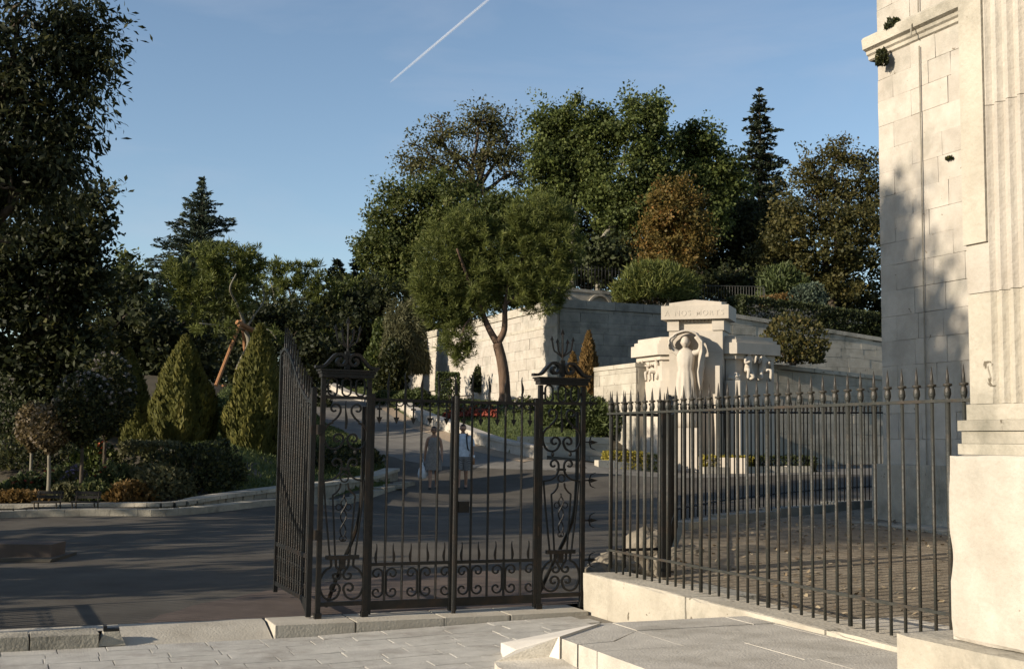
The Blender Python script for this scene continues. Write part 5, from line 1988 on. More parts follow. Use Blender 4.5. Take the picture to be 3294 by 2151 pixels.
MB().tube([pb0, pt0], .062, 7).build('leg', WOOD, pr)
pb1 = gpt(800, 1262, 40.4)
MB().tube([pb1, at(780, 1040, 40.2)], .055, 7).build('leg', WOOD, pr)
MB().tube([at(716, 1240, 38.8), at(770, 1236, 40)], .04, 6).build('brace', WOOD, pr)
MB().tube([at(762, 1036, 39.5), at(812, 1062, 40.0)], .085, 7).build('cradle', WOOD, pr)
t5 = gpt(960, 1230, 66)
pine('stone_pine', 'rounded pine clumps on twisted pale branches right of the propped pine',
     lobes_px([(870, 870, 45, 40), (930, 890, 70, 55), (1000, 900, 60, 55), (1040, 960, 60, 60), (890, 960, 60, 50), (970, 1010, 90, 60), (870, 1030, 60, 40), (1050, 1070, 60, 60), (940, 1090, 90, 50), (1010, 1140, 80, 50)], 66),
     t5, [([t5, at(965, 1120, 66), at(950, 1020, 66), at(930, 930, 66)], .2, .06), ([at(960, 1080, 66), at(900, 1000, 66), at(870, 900, 66)], .1, .04), ([at(955, 1040, 66), at(1010, 980, 66), at(1030, 930, 66)], .1, .04)], bark=BARK_P, tufts_m2=5, per=24, tuft=.36, width=.055)
for i, (px, top, Y, sp, lb) in enumerate([(1085, 830, 78, 3.4, 'dark fir behind the left gate pier, leftmost of the firs'), (1160, 800, 80, 3.8, 'dark fir with a pointed top left of the ivy trees')]):
    conifer('fir_tree', lb, at(px, top, Y), gpt(px, 1240, Y), sp, L['fir'], 30, 10, .1, .35, .36, .15, prof=.75, rag=.4)
# middle mass at the end of the wall
broadleaf('broadleaf_tree', 'dark ivy-clad tree left of the retaining wall top', lobes_px([(1330, 700, 80, 90), (1400, 680, 110, 90), (1270, 800, 80, 110), (1340, 850, 130, 130), (1240, 920, 60, 110), (1450, 760, 110, 90), (1220, 1020, 70, 90), (1290, 640, 70, 60), (1225, 740, 70, 80), (1175, 850, 70, 90), (1130, 960, 60, 90), (1400, 620, 120, 60)], 72),
          at(1330, 1150, 72), L['olive'], .25, 70, .7, 1.9, trunk_r=.3, limbs=4, shell=.4)
broadleaf('broadleaf_tree', 'dark shrubby trees filling the gap beneath the airy linden', lobes_px([(1550, 690, 170, 90), (1650, 720, 130, 110), (1480, 820, 120, 110), (1700, 860, 130, 160), (1560, 900, 160, 120), (1780, 800, 80, 160), (1400, 990, 130, 130)], 70),
          at(1560, 960, 70), L['olive'], .26, 66, .7, 1.9, trunk_r=.3, limbs=4, shell=.35)
broadleaf('linden_tree', 'airy olive-brown tree with branches showing against the sky', lobes_px([(1360, 500, 80, 70), (1420, 420, 80, 70), (1480, 520, 110, 60), (1530, 400, 90, 60), (1600, 400, 100, 60), (1640, 480, 90, 80), (1560, 490, 100, 60), (1330, 545, 50, 35), (1660, 570, 70, 50), (1500, 600, 90, 30)], 74),
          at(1545, 800, 74), L['sparse'], .22, 44, .62, 1.35, hole=-.26, trunk_r=.34, limbs=10, shell=.2, seen_limbs=True, limb_r=.13)
# plane trees
for i, (lst, tx, Y, lb) in enumerate([
        ([(1850, 305, 45, 40), (1800, 380, 95, 80), (1870, 420, 75, 110), (1770, 480, 75, 110), (1850, 540, 110, 100), (1780, 610, 80, 80), (1870, 640, 75, 60), (1740, 690, 70, 60)], [(1842, 960), (1845, 760), (1852, 690), (1830, 640), (1835, 540), (1850, 400)], 66, 'tallest plane tree of the hilltop, with the leftmost of the three leafy peaks'),
        ([(2020, 350, 45, 55), (2000, 420, 70, 80), (2110, 370, 55, 60), (2080, 460, 85, 80), (1980, 520, 80, 100), (2080, 590, 110, 110), (1990, 620, 80, 60), (2080, 670, 110, 70), (1920, 580, 60, 70), (1960, 690, 60, 45)], [(1925, 960), (1928, 800), (1955, 745), (2005, 685), (2020, 600), (2040, 450)], 65, 'plane tree with twin peaks in the middle of the hilltop group'),
        ([(2225, 430, 55, 45), (2200, 500, 90, 80), (2280, 500, 70, 80), (2300, 600, 80, 90), (2180, 610, 110, 100), (2340, 560, 40, 60), (2240, 700, 100, 60), (2150, 640, 70, 70)], [(2200, 960), (2210, 840), (2225, 740), (2230, 680)], 66, 'plane tree on the right slope of the hilltop group, beside the spire conifer')]):
    bs = at(*tx[0], Y - .8)
    t_ = broadleaf('plane_tree', lb, lobes_px(lst, Y), bs, L['plane'], .21, 96, .62, 2.4, bark=BARK_P, group='plane trees on the hilltop', trunk_r=0, shell=.45, aspect=.8)
    tp_ = spline([at(x, y, Y - .8 + .25 * q) - bs for q, (x, y) in enumerate(tx)], 5)
    MB().tube(tp_, taper(len(tp_), .19, .06), 8).build('trunk', BARK_P, t_, True)
    for q in range(5):
        p_ = Vector(tp_[int(len(tp_) * (.5 + .08 * q))])
        e_ = Vector(lobes_px(lst, Y)[q][0]) - bs
        pp = limb_pts(p_, e_, .08, 5)
        MB().tube(pp, taper(len(pp), .07, .02), 6).build('limb', BARK_P, t_, True)
broadleaf('broadleaf_tree', 'deep dark trees behind and beneath the plane trees', lobes_px([(1850, 760, 110, 120), (1960, 800, 120, 130), (2100, 760, 150, 140), (2300, 740, 130, 150), (2420, 760, 120, 150), (2230, 880, 130, 80), (2380, 880, 120, 90), (1880, 880, 90, 70)], 72),
          at(2100, 960, 72), L['dark'], .28, 60, .7, 1.7, trunk_r=.3, limbs=5, shell=.3, hole=-.4)
conifer('spire_conifer', 'ragged dark spire conifer standing highest on the right', at(2443, 281, 80), at(2450, 960, 80), 4.6, L['fir'], 38, 10, .12, .32, .36, .15, prof=.9, trunk_r=.3, rag=.5)
broadleaf('autumn_tree', 'orange autumn-coloured tree before the plane trees', lobes_px([(2170, 625, 70, 50), (2140, 690, 80, 70), (2220, 690, 70, 80), (2110, 780, 70, 60), (2190, 790, 100, 70), (2240, 780, 60, 60), (2150, 850, 110, 40)], 56),
          at(2165, 960, 56), L['orange'], .17, 60, .42, 3.8, hole=-.3, trunk_r=.16, limbs=4, shell=.4)
broadleaf('broadleaf_tree', 'brown-green tree with an open crown next to the tower', lobes_px([(2610, 540, 60, 60), (2700, 500, 70, 55), (2780, 560, 75, 70), (2680, 600, 100, 70), (2800, 650, 60, 90), (2590, 640, 70, 60)], 62),
          at(2690, 960, 62), L['brown'], .20, 62, .5, 2.3, hole=-.28, trunk_r=.28, limbs=6, shell=.3, seen_limbs=True)
broadleaf('broadleaf_tree', 'dense brown-green tree sweeping down beside the tower', lobes_px([(2560, 700, 90, 70), (2650, 720, 100, 70), (2760, 740, 100, 80), (2520, 790, 90, 60), (2640, 820, 130, 80), (2780, 850, 90, 90), (2720, 920, 110, 60), (2590, 890, 80, 50)], 57),
          at(2680, 990, 57), L['brown'], .20, 66, .48, 2.8, hole=-.3, trunk_r=.22, limbs=4, shell=.4)
broadleaf('broadleaf_tree', 'glossy dark undergrowth tree below the leaning plane trunk', lobes_px([(1950, 800, 80, 60), (1900, 860, 70, 50), (2060, 850, 80, 50), (2340, 905, 110, 40), (2450, 900, 100, 50)], 60), at(2000, 960, 60), L['hedge'], .28, 46, .5, 2.4, trunk_r=.12, limbs=4, shell=.4)
# forked foreground pine
p0 = at(1625, 1302, 46)
fork = at(1600, 1105, 46)
pine('pine_tree', 'large spreading pine with a forked trunk on the lawn before the sunlit wall',
     lobes_px([(1500, 735, 80, 70), (1430, 800, 95, 90), (1560, 790, 100, 90), (1650, 730, 85, 80), (1735, 710, 100, 85), (1800, 800, 80, 105), (1700, 820, 110, 90), (1400, 910, 90, 80), (1520, 900, 110, 90), (1640, 920, 120, 80), (1760, 910, 105, 70), (1430, 1000, 70, 70), (1470, 1080, 60, 75), (1540, 985, 80, 60), (1380, 970, 50, 60), (1740, 975, 80, 45), (1490, 1145, 40, 45), (1800, 700, 50, 50)], 46),
     p0, [([p0, at(1622, 1220, 46), at(1614, 1160, 46), fork], .235, .20), ([fork, at(1572, 1055, 46), at(1550, 1000, 46), at(1500, 880, 45.5), at(1470, 800, 45)], .15, .04),
          ([fork, at(1622, 1060, 46), at(1626, 980, 46), at(1650, 880, 46.3), at(1720, 780, 46.5)], .15, .04), ([at(1626, 980, 46), at(1690, 930, 46), at(1770, 880, 46)], .06, .025), ([at(1550, 1000, 46), at(1500, 1040, 45.6), at(1480, 1100, 45.4)], .05, .02)],
     tufts_m2=17, per=26, tuft=.25, width=.026, shell=.3)
# shrubs on the terraces
shrub('broom_bush', 'rounded dome-shaped broom bush on the upper walk above the memorial', at(2105, 968, 51.2), (1.85, 1.4, 1.75), L['pine'], 9000, .34, aspect=.12, cat='bush')
shrub('trailing_shrub', 'straggling brownish shrub spilling over the upper wall', at(2530, 985, 53.2), (1.3, .7, .62), L['rust'], 2600, .16, aspect=.5, cat='shrub')
shrub('red_leaved_bush', 'loose dark reddish bush behind the right wing of the memorial', at(2550, 1165, 43.2), (1.25, .9, 1.75), L['brown'], 3800, .14, cat='bush')
hd = at(2625, 1060, 49.5)
o = shrub('long_hedge', 'long dark clipped hedge above the ramp wall', Vector((hd.x + .1, hd.y + 1.2, 6.25)), (3.9, .6, .66), L['hedge'], 11000, .13, cat='hedge', box=True)
o.rotation_euler = (0, R(3), GA)
o = shrub('long_hedge', 'tall dark clipped hedge next to the tower on the upper ramp', Vector((at(2790, 1090, 52.2).x, 52.6, 5.95)), (2.2, .6, .70), L['hedge'], 6000, .13, cat='hedge', box=True)
o.rotation_euler = (0, R(3), GA)
shrub('grey_shrub', 'pale grey-green shrub under the trees right of the metal railing', at(2600, 985, 52.5), (.9, .7, 1.1), L['cedar'], 1800, .14, cat='shrub')
shrub('arching_shrub', 'dark arching evergreen shrub next to the metal railing', at(2520, 960, 54), (1.3, .8, 1.6), L['juniper'], 3000, .3, aspect=.2, cat='shrub')
# shrubs before the walls
shrub('weeping_ivy', 'grey-green weeping plant hanging down the wall left of the pine', at(1300, 1200, 60), (1.25, .9, 4.0), L['grey'], 9000, .34, aspect=.14, upw=-1.0, cat='climber')
shrub('climbing_ivy', 'bright green ivy climbing the wall left of the weeping plant', at(1222, 1245, 62), (.75, .5, 3.4), L['ivy'], 4600, .20, cat='climber')
shrub('dark_ivy', 'dark ivy column at the foot of the wall', at(1262, 1255, 59), (.8, .6, 2.4), L['dark'], 3600, .22, cat='climber')
for i, (px, py, Y, r, lb) in enumerate([(1330, 1290, 52, (1.0, .7, .75), 'spreading juniper left of the clipped column on the lawn'), (1255, 1285, 54, (.8, .6, .6), 'spreading juniper closest to the path on the upper lawn'), (1830, 1420, 41.5, (1.1, .9, 1.35), 'large spreading juniper behind the right gate pier'), (1930, 1415, 41, (.95, .8, 1.2), 'spreading juniper beside the sunlit flank wall')]):
    p = gpt(px, py, Y)
    shrub('juniper_bush', lb, p, r, L['juniper'], 3600, .26, aspect=.22, cat='bush', group='spreading junipers on the lawn', upw=.1)
p = gpt(1440, 1285, 51)
o = shrub('topiary_column', 'clipped square topiary column on the lawn before the wall', p, (.46, .42, .72), L['juniper'], 4200, .10, box=True, cat='topiary')
p = gpt(1888, 1250, 43.5)
thuja('columnar_cypress', 'slim columnar cypress between the pine and the memorial', gpt(1893, 1250, 43.2), 2.95, .40, L['rust'], 3600, cat='tree', spray=.18, belly=.5)
thuja('columnar_cypress', 'short cypress behind the right gate pier finial', gpt(1842, 1250, 44.5), 2.0, .35, L['rust'], 2200, cat='tree', spray=.18, belly=.5)
o = shrub('ivy_patch', 'small ivy patch growing on the sunlit wall between tree shadows', at(1535, 1260, 55.8), (.3, .2, 1.2), L['hedge'], 700, .16, cat='climber', stems=0)
# flower bed under the pine
for i, (px, Y, fm, r, lb) in enumerate([(1480, 45.5, CORAL, (.5, .4, .4), 'bed of coral flowers left of the pine trunk'), (1545, 45, CORAL, (.6, .4, .35), 'coral flowering clump closest to the pine trunk'), (1690, 43.5, WHITEF, (.5, .4, .6), 'loose pale-flowered shrub right of the pine trunk')]):
    shrub('flowering_plant', lb, gpt(px, 1320, Y), r, L['flowerbed'], 700, .11, flowers=(fm, 16, .07), cat='plant')
bedp = [xy(1425, 1345, 44.6), xy(1600, 1352, 42.6), xy(1600, 1335, 44), xy(1430, 1332, 46)]
n = 1800
P = np.stack([RNG.uniform(min(p[0] for p in bedp), max(p[0] for p in bedp), n), RNG.uniform(min(p[1] for p in bedp), max(p[1] for p in bedp), n)], 1)
P = P[point_in(bedp, P)]
D = unit(rand_dirs(len(P)) + np.array([0, 0, .6]))
o = quads('red_begonias', np.c_[P, gz(P[:, 0], P[:, 1]) + .14 + RNG.random(len(P)) * .08], D, side_of(D), .12, .10, REDF)
tag(o, 'strip of low red bedding flowers on the lawn', kind='stuff')

# left garden: clipped cones
for px, py, Y, h, r, mt, lb, nn in [(825, 1450, 30.0, 3.1, .82, 'thuja', 'golden clipped cone closest to the open gate leaf', 12000), (585, 1425, 30.0, 2.62, .86, 'thuja', 'broad golden clipped cone in the middle of the left garden', 12000),
                                    (405, 1400, 31.5, 2.15, .60, 'thuja', 'narrow golden clipped cone behind the blossom tree', 8000), (432, 1432, 28.8, .95, .32, 'thuja', 'small golden cone at the foot of the middle cone', 2600),
                                    (470, 1440, 28.6, .6, .26, 'thuja', 'smallest golden bush beside the middle cone', 1600)]:
    thuja('conical_conifer', lb, gpt(px, py, Y), h, r, L[mt], nn, group='golden clipped cones in the left garden', cat='conifer', spray=.19)


def blossom_tree(px, Y, trunk_h, r, label, mat, flower, nn, cnt, lean=0.0):
    base = gpt(px, 1590, Y)
    root = tag(empty('blossom_tree', base), label, 'tree', 'small trees in the left flower bed')
    fk = Vector((lean, 0, trunk_h))
    MB().tube(spline([(0, 0, -.1), (lean * .3, .02, trunk_h * .5), tuple(fk)], 5), taper(11, .045, .032), 7).build('trunk', BARK_P if flower is None else BARK, root, True)
    for k in range(6):
        an = k * 1.05 + random.random()
        e = fk + Vector((math.cos(an) * r[0] * .75, math.sin(an) * r[1] * .75, r[2] * random.uniform(.7, 1.3)))
        pts = limb_pts(fk, e, .08, 4)
        MB().tube(pts, taper(len(pts), .022, .006), 5).build('limb', BARK_P if flower is None else BARK, root, True)
    P, O = in_ellipsoid(nn, (fk.x, 0, trunk_h + r[2]), r, .35)
    P[:, :2] *= np.clip(.35 + (P[:, 2:3] - trunk_h) / (r[2] * .9), .3, 1)
    D = unit(O * .6 + rand_dirs(nn) + np.array([0, 0, .2]))
    quads('crown', P, D, side_of(D), .10, .055, mat, root)
    if flower:
        for _ in range(cnt):
            d = rand_dirs(1)[0]; d[2] = abs(d[2]); d[1] = -abs(d[1]) * .8
            flower_head(Vector((fk.x + d[0] * r[0], d[1] * r[1], trunk_h + r[2] * (1 + d[2] * .95))), .055, flower, root)
    return root


blossom_tree(258, 23.8, 1.02, (.62, .6, .78), 'dark-leaved blossom tree with pale flowers on top, before the narrow cone', L['dark'], WHITEF, 3800, 46)
blossom_tree(330, 25.0, 1.0, (.62, .6, .95), 'second blossom tree partly behind the dark one, touching the narrow cone', L['dark'], WHITEF, 3600, 46)
blossom_tree(155, 23.6, .90, (.42, .42, .52), 'thin-trunked bronze tree left of the dark blossom tree', L['lagerbrown'], None, 1900, 0, -.02)
blossom_tree(95, 25.2, .72, (.36, .36, .55), 'bronze-leaved small tree farthest left in the flower bed', L['lagerbrown'], None, 1500, 0)
bed = [(30, 24.2, (.5, .3, .30), 'flowerbed', (REDF, 8), 'leafy clump at the far left end of the bed'), (85, 24.4, (.5, .35, .42), 'flowerbed', (REDF, 10), 'red-flowered clump below the bronze trees'), (190, 24.6, (.55, .4, .5), 'flowerbed', (REDF, 10), 'red-flowered clump right of the thin bronze trunk'),
       (240, 24.4, (.3, .3, .6), 'grey', (MAUVE, 26), 'mauve-flowered spike plant beside the dark trunk'), (300, 25.6, (.7, .5, .95), 'ivy', (CORAL, 10), 'tall yellow-green bush between the two dark trunks'), (380, 24.8, (.55, .45, .62), 'flowerbed', (CORAL, 5), 'dark rose bush right of the dark trunks'),
       (215, 23.8, (.45, .3, .34), 'grey', None, 'pale cushion plant behind the right bench'), (290, 23.9, (.5, .3, .4), 'flowerbed', None, 'leafy green cushion beside the pale cushion plant'), (425, 23.9, (.55, .35, .40), 'rust', None, 'rust-brown low shrub spilling over the garden wall'), (50, 23.6, (.8, .3, .22), 'rust', None, 'orange-brown low hedge behind the left bench'),
       (520, 24.4, (.75, .6, .72), 'grey', None, 'grey-green cascading bush at the garden wall corner'), (600, 25.2, (1.05, .8, 1.0), 'dark', None, 'big dark shrub between the cascading bush and the nearest cone'), (660, 26.2, (.9, .8, .8), 'dark', None, 'dark shrub right of the big one, in shade below the cone'),
       (20, 30, (1.6, .9, 1.2), 'hedge', None, 'dark hedge bush at the far left behind the flower bed'), (120, 27.5, (1.3, .8, .8), 'dark', None, 'dark low bush behind the bronze trees'), (700, 33, (.5, .5, .9), 'juniper', None, 'upright green shrub behind the middle cone'), (1130, 34.5, (.9, .8, .55), 'dark', None, 'dark shrub on the kerb island behind the left pier'), (1000, 31, (1.2, .9, .5), 'dark', None, 'low dark shrub seen behind the open gate leaf')]
for px, Y, r, mt, fl, lb in bed:
    shrub('bed_shrub', lb, gpt(px, 1560, Y), r, L[mt], int(1100 + 1500 * r[0] * r[2]), .10, flowers=(fl[0], fl[1], .045) if fl else None, cat='shrub', group='shrubs of the left flower bed')
o = shrub('clipped_mound', 'pale green clipped bush with a flat top behind the cascading bush', gpt(485, 1530, 25.8), (.55, .5, .42), L['grey'], 2600, .08, box=True, cat='bush')
# dark planting filling the back of the left garden
for i, (px, py, Y, rx, rz_, lb) in enumerate([(300, 1250, 40, 2.6, 2.0, 'dark thicket behind the narrow cone'), (480, 1230, 42, 2.4, 1.8, 'dark thicket behind the middle cone, left of the prop'), (900, 1240, 52, 3.0, 2.6, 'dark thicket behind the open gate leaf'), (1090, 1250, 66, 3.4, 3.0, 'dark thicket behind the left gate pier'), (60, 1330, 46, 2.6, 1.0, 'low dark thicket at the far left'), (1180, 1240, 68, 2.4, 3.6, 'dark thicket left of the climbing ivy'), (640, 1180, 62, 4.0, 3.2, 'dark thicket below the cedar')]):
    p = gpt(px, py, Y)
    broadleaf('thicket', lb, [(np.array(p) + np.array([dx * rx, 0, rz_ * .8]), np.array([rx * .6, rx * .5, rz_])) for dx in (-.5, .0, .5)], p, L['dark'], .26, 40, .5, 2.2, cat='shrub', trunk_r=.08, limbs=3, shell=.4, group='dark thickets at the back of the gardens')
for px, py, Y, rx, rz_, lb in [(2760, 985, 60, 3.2, 1.7, 'dark thicket behind the clipped hedge next to the tower'), (2310, 940, 60, 3.0, 1.3, 'dark thicket behind the broom bush and the grey railing'), (2560, 960, 63, 3.2, 1.6, 'dark thicket under the dense brown-green tree')]:
    p = at(px, py, Y)
    broadleaf('thicket', lb, [(np.array(p) + np.array([dx * rx, 0, 0]), np.array([rx * .6, rx * .5, rz_])) for dx in (-.5, .0, .5)], p - Vector((0, 0, rz_)), L['dark'], .24, 44, .5, 2.4, cat='shrub', trunk_r=.08, limbs=3, shell=.3, group='dark thickets on the terrace')
# house wall seen at the far left
hb = tag(empty('grey_building', (at(20, 1400, 70).x, 70, 0)), 'grey flat-roofed building glimpsed at the far left below the dark tree', 'building')
zt_ = at(20, 1338, 70).z
MB().box(-6, 1.6, 0, 6, -1, zt_ - .2).build('wall', ROOFM, hb)
MB().box(-6.2, 1.8, -.2, 6.2, zt_ - .19, zt_).build('roof', STONE_G, hb)

# trees outside the left edge: they shade the road and the tower
def off_tree(x, y, h, w, label, mat='dark', cone=False, low=2.2, nclump=1.0):
    base = Vector((x, y, g1(x, y)))
    if cone:
        lob = [(np.array([x, y, base.z + h * f]), np.array([w * (1.08 - f), w * (1.08 - f), h * .10])) for f in (.66, .72, .78, .84, .90, .96)]
    else:
        lob = [(np.array([x + random.uniform(-.5, .5) * w, y + random.uniform(-.5, .5) * w, base.z + low + (h - low) * random.uniform(.25, .8)]), np.array([w * .5, w * .5, (h - low) * .26])) for _ in range(8)]
    broadleaf('broadleaf_tree', label, lob, base, L[mat], .34, 34, .55, nclump, trunk_r=.25, limbs=4, shell=.3, hole=-.6 if cone else -.2, group='trees beyond the left edge shading the road')


off_tree(-17.5, 6.4, 14.3, 6.4, 'tall conical tree outside the left edge, its shadow on the tower', 'fir', True, nclump=1.5)
off_tree(-17, 9.9, 5.4, 4.6, 'low dense tree outside the left edge, its blunt shadow on the near road', low=.5, nclump=1.5)
off_tree(-19, 11.0, 11.0, 4.2, 'first tall sparse tree outside the left edge, shading the road', low=5.0, nclump=.34)
off_tree(-17, 14.6, 10.5, 4.2, 'second tall sparse tree outside the left edge, shading the road', low=3.4, nclump=.32)
off_tree(-21, 16.5, 12.5, 4.0, 'third tall sparse tree outside the left edge, behind the others', low=5.0, nclump=.30)

# ------------------------------------------------------------------ people


def hand(V, E, Rd, wrist, d, side, s=1.0):
    """Adds five bent fingers to a skeleton: wrist index, arm direction d, thumb side."""
    w = Vector(V[wrist])
    d = Vector(d).normalized()
    sd = d.cross(Vector((1, 0, 0))).normalized() if abs(d.x) < .9 else Vector((0, 1, 0))
    palm = w + d * .075 * s
    V.append(tuple(palm)); Rd.append(.022 * s); pi = len(V) - 1
    E.append((wrist, pi))
    for k, (o, ln) in enumerate(((-.028, .065), (-.010, .078), (.009, .072), (.026, .055))):
        b = palm + sd * o * s + d * .01
        m_ = b + d * ln * .55 * s
        e = m_ + d * ln * .4 * s + Vector((side * -.012, 0, 0))
        i0 = len(V)
        V += [tuple(m_), tuple(e)]; Rd += [.0085 * s, .0075 * s]
        E += [(pi, i0), (i0, i0 + 1)]
    t0 = w + d * .03 * s + sd * -.03 * s
    t1 = t0 + d * .045 * s + sd * -.016 * s
    i0 = len(V)
    V += [tuple(t0), tuple(t1)]; Rd += [.011 * s, .009 * s]
    E += [(wrist, i0), (i0, i0 + 1)]


def person(loc, yaw, H, label, woman):
    """A walking figure facing -y before turning by yaw."""
    root = tag(empty('person', loc, yaw), label, 'person')
    s = H / 1.72
    hw = .145 if woman else .155
    sh = .165 if woman else .205
    V = [(0, .0, .92), (0, .01, 1.08), (0, .015, 1.25), (0, .01, 1.40), (0, -.005, 1.49), (0, -.02, 1.56)]
    Rd = [(.145, .105), (.125, .095) if woman else (.15, .11), (.135, .10) if woman else (.165, .115), (.09, .08), .052, .05]
    E = [(0, 1), (1, 2), (2, 3), (3, 4), (4, 5)]
    # legs: the right one (picture left) strides forward
    for sx_, fwd in ((-1, -.16), (1, .13)):
        i = len(V)
        V += [(sx_ * .085, 0, .86), (sx_ * .085, fwd * .55 - .02, .49), (sx_ * .08, fwd + (.02 if fwd > 0 else .0), .10), (sx_ * .08, fwd - .02, .045), (sx_ * .09, fwd - .15, .03)]
        Rd += [.095 if not woman else .09, .058, .04, .04, (.035, .022)]
        E += [(0, i), (i, i + 1), (i + 1, i + 2), (i + 2, i + 3), (i + 3, i + 4)]
    wr = []
    for sx_, fwd in ((-1, .06), (1, -.08)):
        i = len(V)
        V += [(sx_ * sh, .01, 1.385), (sx_ * (sh + .055), .02, 1.12), (sx_ * (sh + .075), fwd, .88)]
        Rd += [.056, .042, .030]
        E += [(3, i), (i, i + 1), (i + 1, i + 2)]
        wr.append((i + 2, V[i + 1], V[i + 2], sx_))
    for wi, e_, w_, sx_ in wr:
        hand(V, E, Rd, wi, Vector(w_) - Vector(e_), sx_)
    V = [tuple(c * s for c in v) for v in V]
    Rd = [tuple(q * s for q in r_) if hasattr(r_, '__len__') else r_ * s for r_ in Rd]
    skin_body('body', V, E, Rd, SKIN, root, 2)
    hd_ = head_mesh('head', .225 * s, SKIN, root, (0, -.03 * s, 1.61 * s))
    hb_ = bmesh.new()
    bmesh.ops.create_uvsphere(hb_, u_segments=18, v_segments=12, radius=.5)
    bmesh.ops.delete(hb_, geom=[v for v in hb_.verts if (v.co.y < -.22 and v.co.z < .22) or v.co.z < (-.22 if woman else -.12)], context='VERTS')
    for v in hb_.verts: v.co = (v.co.x * .80, v.co.y * .94 + .02, v.co.z * 1.06 + .02)
    me = bpy.data.meshes.new('hair'); hb_.to_mesh(me); hb_.free(); me.materials.append(HAIR)
    me.polygons.foreach_set('use_smooth', [True] * len(me.polygons))
    o = link('hair', me, None, root); o.location = (0, -.03 * s, 1.61 * s); o.scale = [.225 * s] * 3
    if woman:
        gl = MB()
        for sx_ in (-1, 1): gl.box(sx_ * .034 - .026, sx_ * .034 + .026, -.125, -.112, 1.612, 1.645)
        gl.box(-.075, .075, -.116, -.108, 1.640, 1.647)
        gl.build('sunglasses', SHOE, root).scale = (s, s, s)

    def garment(name, prof, mat, fold=0.0, x=0.0, y=0.0):
        mb = MB(); n = 22
        for z, rx_, ry_, oy in prof:
            for j in range(n):
                an = 2 * math.pi * j / n
                k = 1 + fold * math.sin(an * 6 + z * 3)
                mb.v.append(((x + rx_ * math.cos(an) * k) * s, (y + oy + ry_ * math.sin(an) * k) * s, z * s))
        for i in range(len(prof) - 1):
            for j in range(n):
                mb.f.append((i * n + j, i * n + (j + 1) % n, (i + 1) * n + (j + 1) % n, (i + 1) * n + j))
        return mb.build(name, mat, root, True)
    if woman:
        garment('dress', [(.52, .235, .20, -.01), (.60, .225, .19, -.01), (.80, .205, .165, .0), (.93, .19, .15, .0), (1.08, .155, .125, .01), (1.22, .165, .135, .0), (1.32, .16, .125, .0), (1.40, .115, .10, .005), (1.415, .10, .085, .005)], DRESS, .03)
    else:
        garment('shirt', [(.86, .205, .155, .0), (1.0, .20, .155, .005), (1.2, .205, .155, .01), (1.35, .205, .135, .01), (1.42, .14, .105, .005), (1.47, .08, .075, .0)], SHIRT, .02)
        for sx_ in (-1, 1):
            MB().tube([(sx_ * .15 * s, .01 * s, 1.40 * s), (sx_ * .225 * s, .012 * s, 1.28 * s), (sx_ * .255 * s, .018 * s, 1.14 * s)], [.085 * s, .08 * s, .075 * s], 10, False).build('sleeve', SHIRT, root, True)
            MB().tube(spline([(sx_ * .11 * s, .13 * s, 1.38 * s), (sx_ * .11 * s, .0, 1.475 * s), (sx_ * .115 * s, -.15 * s, 1.34 * s), (sx_ * .14 * s, -.16 * s, 1.12 * s), (sx_ * .17 * s, -.05 * s, 1.02 * s)], 5), .02 * s, 5).build('backpack_strap', STRAP, root, True)
            fwd = -.16 if sx_ < 0 else .13
            MB().tube([(sx_ * .085 * s, .0, .93 * s), (sx_ * .095 * s, fwd * .2 * s, .75 * s), (sx_ * .10 * s, fwd * .5 * s, .50 * s)], [.12 * s, .125 * s, .115 * s], 12, False).build('shorts_leg', SHORTS, root, True)
        garment('waist', [(.80, .19, .14, .0), (.90, .185, .14, .0), (.97, .18, .135, .0)], SHORTS)
        MB().box(-.16 * s, .16 * s, .16 * s, .34 * s, 1.0 * s, 1.42 * s).build('backpack', STRAP, root)
    for sx_, fwd in ((-1, -.16), (1, .13)):
        sh_ = MB()
        sh_.prism([(sx_ * .085 - .04, fwd - .17), (sx_ * .085 + .04, fwd - .17), (sx_ * .085 + .042, fwd + .05), (sx_ * .085 - .042, fwd + .05)], .0, .05, [(sx_ * .085 - .03, fwd - .14), (sx_ * .085 + .03, fwd - .14), (sx_ * .085 + .036, fwd + .04), (sx_ * .085 - .036, fwd + .04)])
        o = sh_.build('shoe', SHOE, root); o.scale = (s, s, s)
    return root


wl_ = gpt(1393, 1568, 32.2)
woman = person(wl_, R(2), 1.66, 'woman in a patterned sleeveless dress and sunglasses walking down the path', True)
ml_ = gpt(1487, 1560, 32.6)
man = person(ml_, R(-4), 1.74, 'man in a pale short-sleeved shirt and checked shorts walking behind the gate post', False)
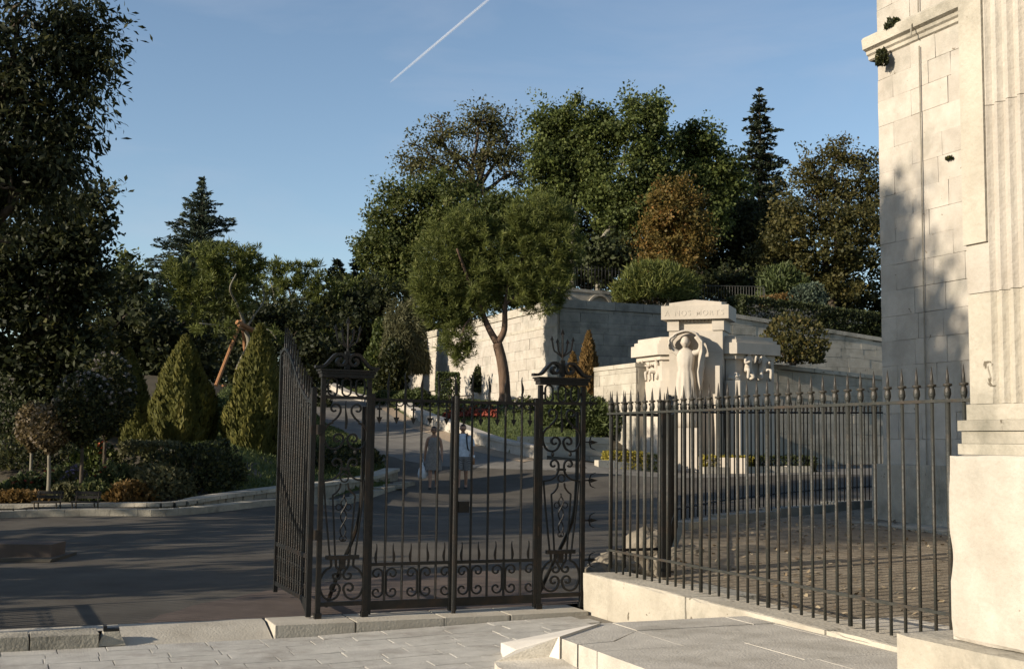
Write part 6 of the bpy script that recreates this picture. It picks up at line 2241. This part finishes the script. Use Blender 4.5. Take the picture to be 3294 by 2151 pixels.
# things they carry
bg = tag(empty('plastic_bag', wl_ + Vector((-.30, -.02, .26))), "white plastic bag hanging from the woman's hand", 'bag')
mb = MB(); n = 14
for z, r_ in ((.0, .05), (.03, .10), (.14, .125), (.26, .095), (.36, .045), (.44, .022)):
    for j in range(n):
        an = 2 * math.pi * j / n
        k = 1 + .16 * math.sin(an * 3 + z * 9) + .08 * math.sin(an * 5)
        mb.v.append((r_ * math.cos(an) * k, r_ * .6 * math.sin(an) * k, z))
for i in range(5):
    for j in range(n):
        mb.f.append((i * n + j, i * n + (j + 1) % n, (i + 1) * n + (j + 1) % n, (i + 1) * n + j))
mb.f.append(tuple(range(n - 1, -1, -1)))
mb.build('bag_body', BAGM, bg, True)
MB().tube(spline([(-.02, 0, .42), (-.03, 0, .50), (0, 0, .54), (.03, 0, .50), (.02, 0, .42)], 4), .006, 4).build('handle', BAGM, bg)
bt = tag(empty('water_bottle', ml_ + Vector((.30, -.11, .66))), "small pale bottle held in the man's hand", 'bottle')
MB().lathe([(0, .03), (.12, .032), (.16, .022), (.18, .012)], 10).build('bottle_body', WOOD, bt, True)
MB().lathe([(.181, .03), (.24, .034), (.25, .02)], 10).build('cap', BAGM, bt, True)

# ------------------------------------------------------------------ vapour trail, high and far
mt, N_, L_n, b_ = nodes('vapour')
tcv = N_.new('ShaderNodeTexCoord')
nz = N_.new('ShaderNodeTexNoise'); nz.inputs['Scale'].default_value = .006
L_n.new(tcv.outputs['Object'], nz.inputs[0])
b_.inputs['Base Color'].default_value = (.9, .9, .92, 1)
b_.inputs['Roughness'].default_value = 1
b_.inputs['Specular IOR Level'].default_value = 0
mrv = N_.new('ShaderNodeMapRange'); mrv.inputs[3].default_value = .05; mrv.inputs[4].default_value = .26
L_n.new(nz.outputs['Fac'], mrv.inputs[0]); L_n.new(mrv.outputs[0], b_.inputs['Alpha'])
c0, c1 = at(1255, 266, 2600), at(1580, -8, 2600)
for k, off in enumerate((-1.5, 1.5)):
    d = (c1 - c0).normalized()
    o_ = Vector((0, 0, off * .9))
    MB().tube([c0 + o_, c0.lerp(c1, .05) + o_, c0.lerp(c1, .3) + o_, c0.lerp(c1, .7) + o_, c1 + o_ + (c1 - c0) * .6], [.4, 1.4, 2.0, 2.1, 2.2], 8).build('vapour_strand', mt, None, True)
vt = tag(empty('vapour_trail', c0), 'thin white aircraft vapour trail slanting across the blue sky', 'vapour trail')
for o in [o for o in bpy.data.objects if o.name.startswith('vapour_strand')]:
    o.parent = vt
    o.location = -c0
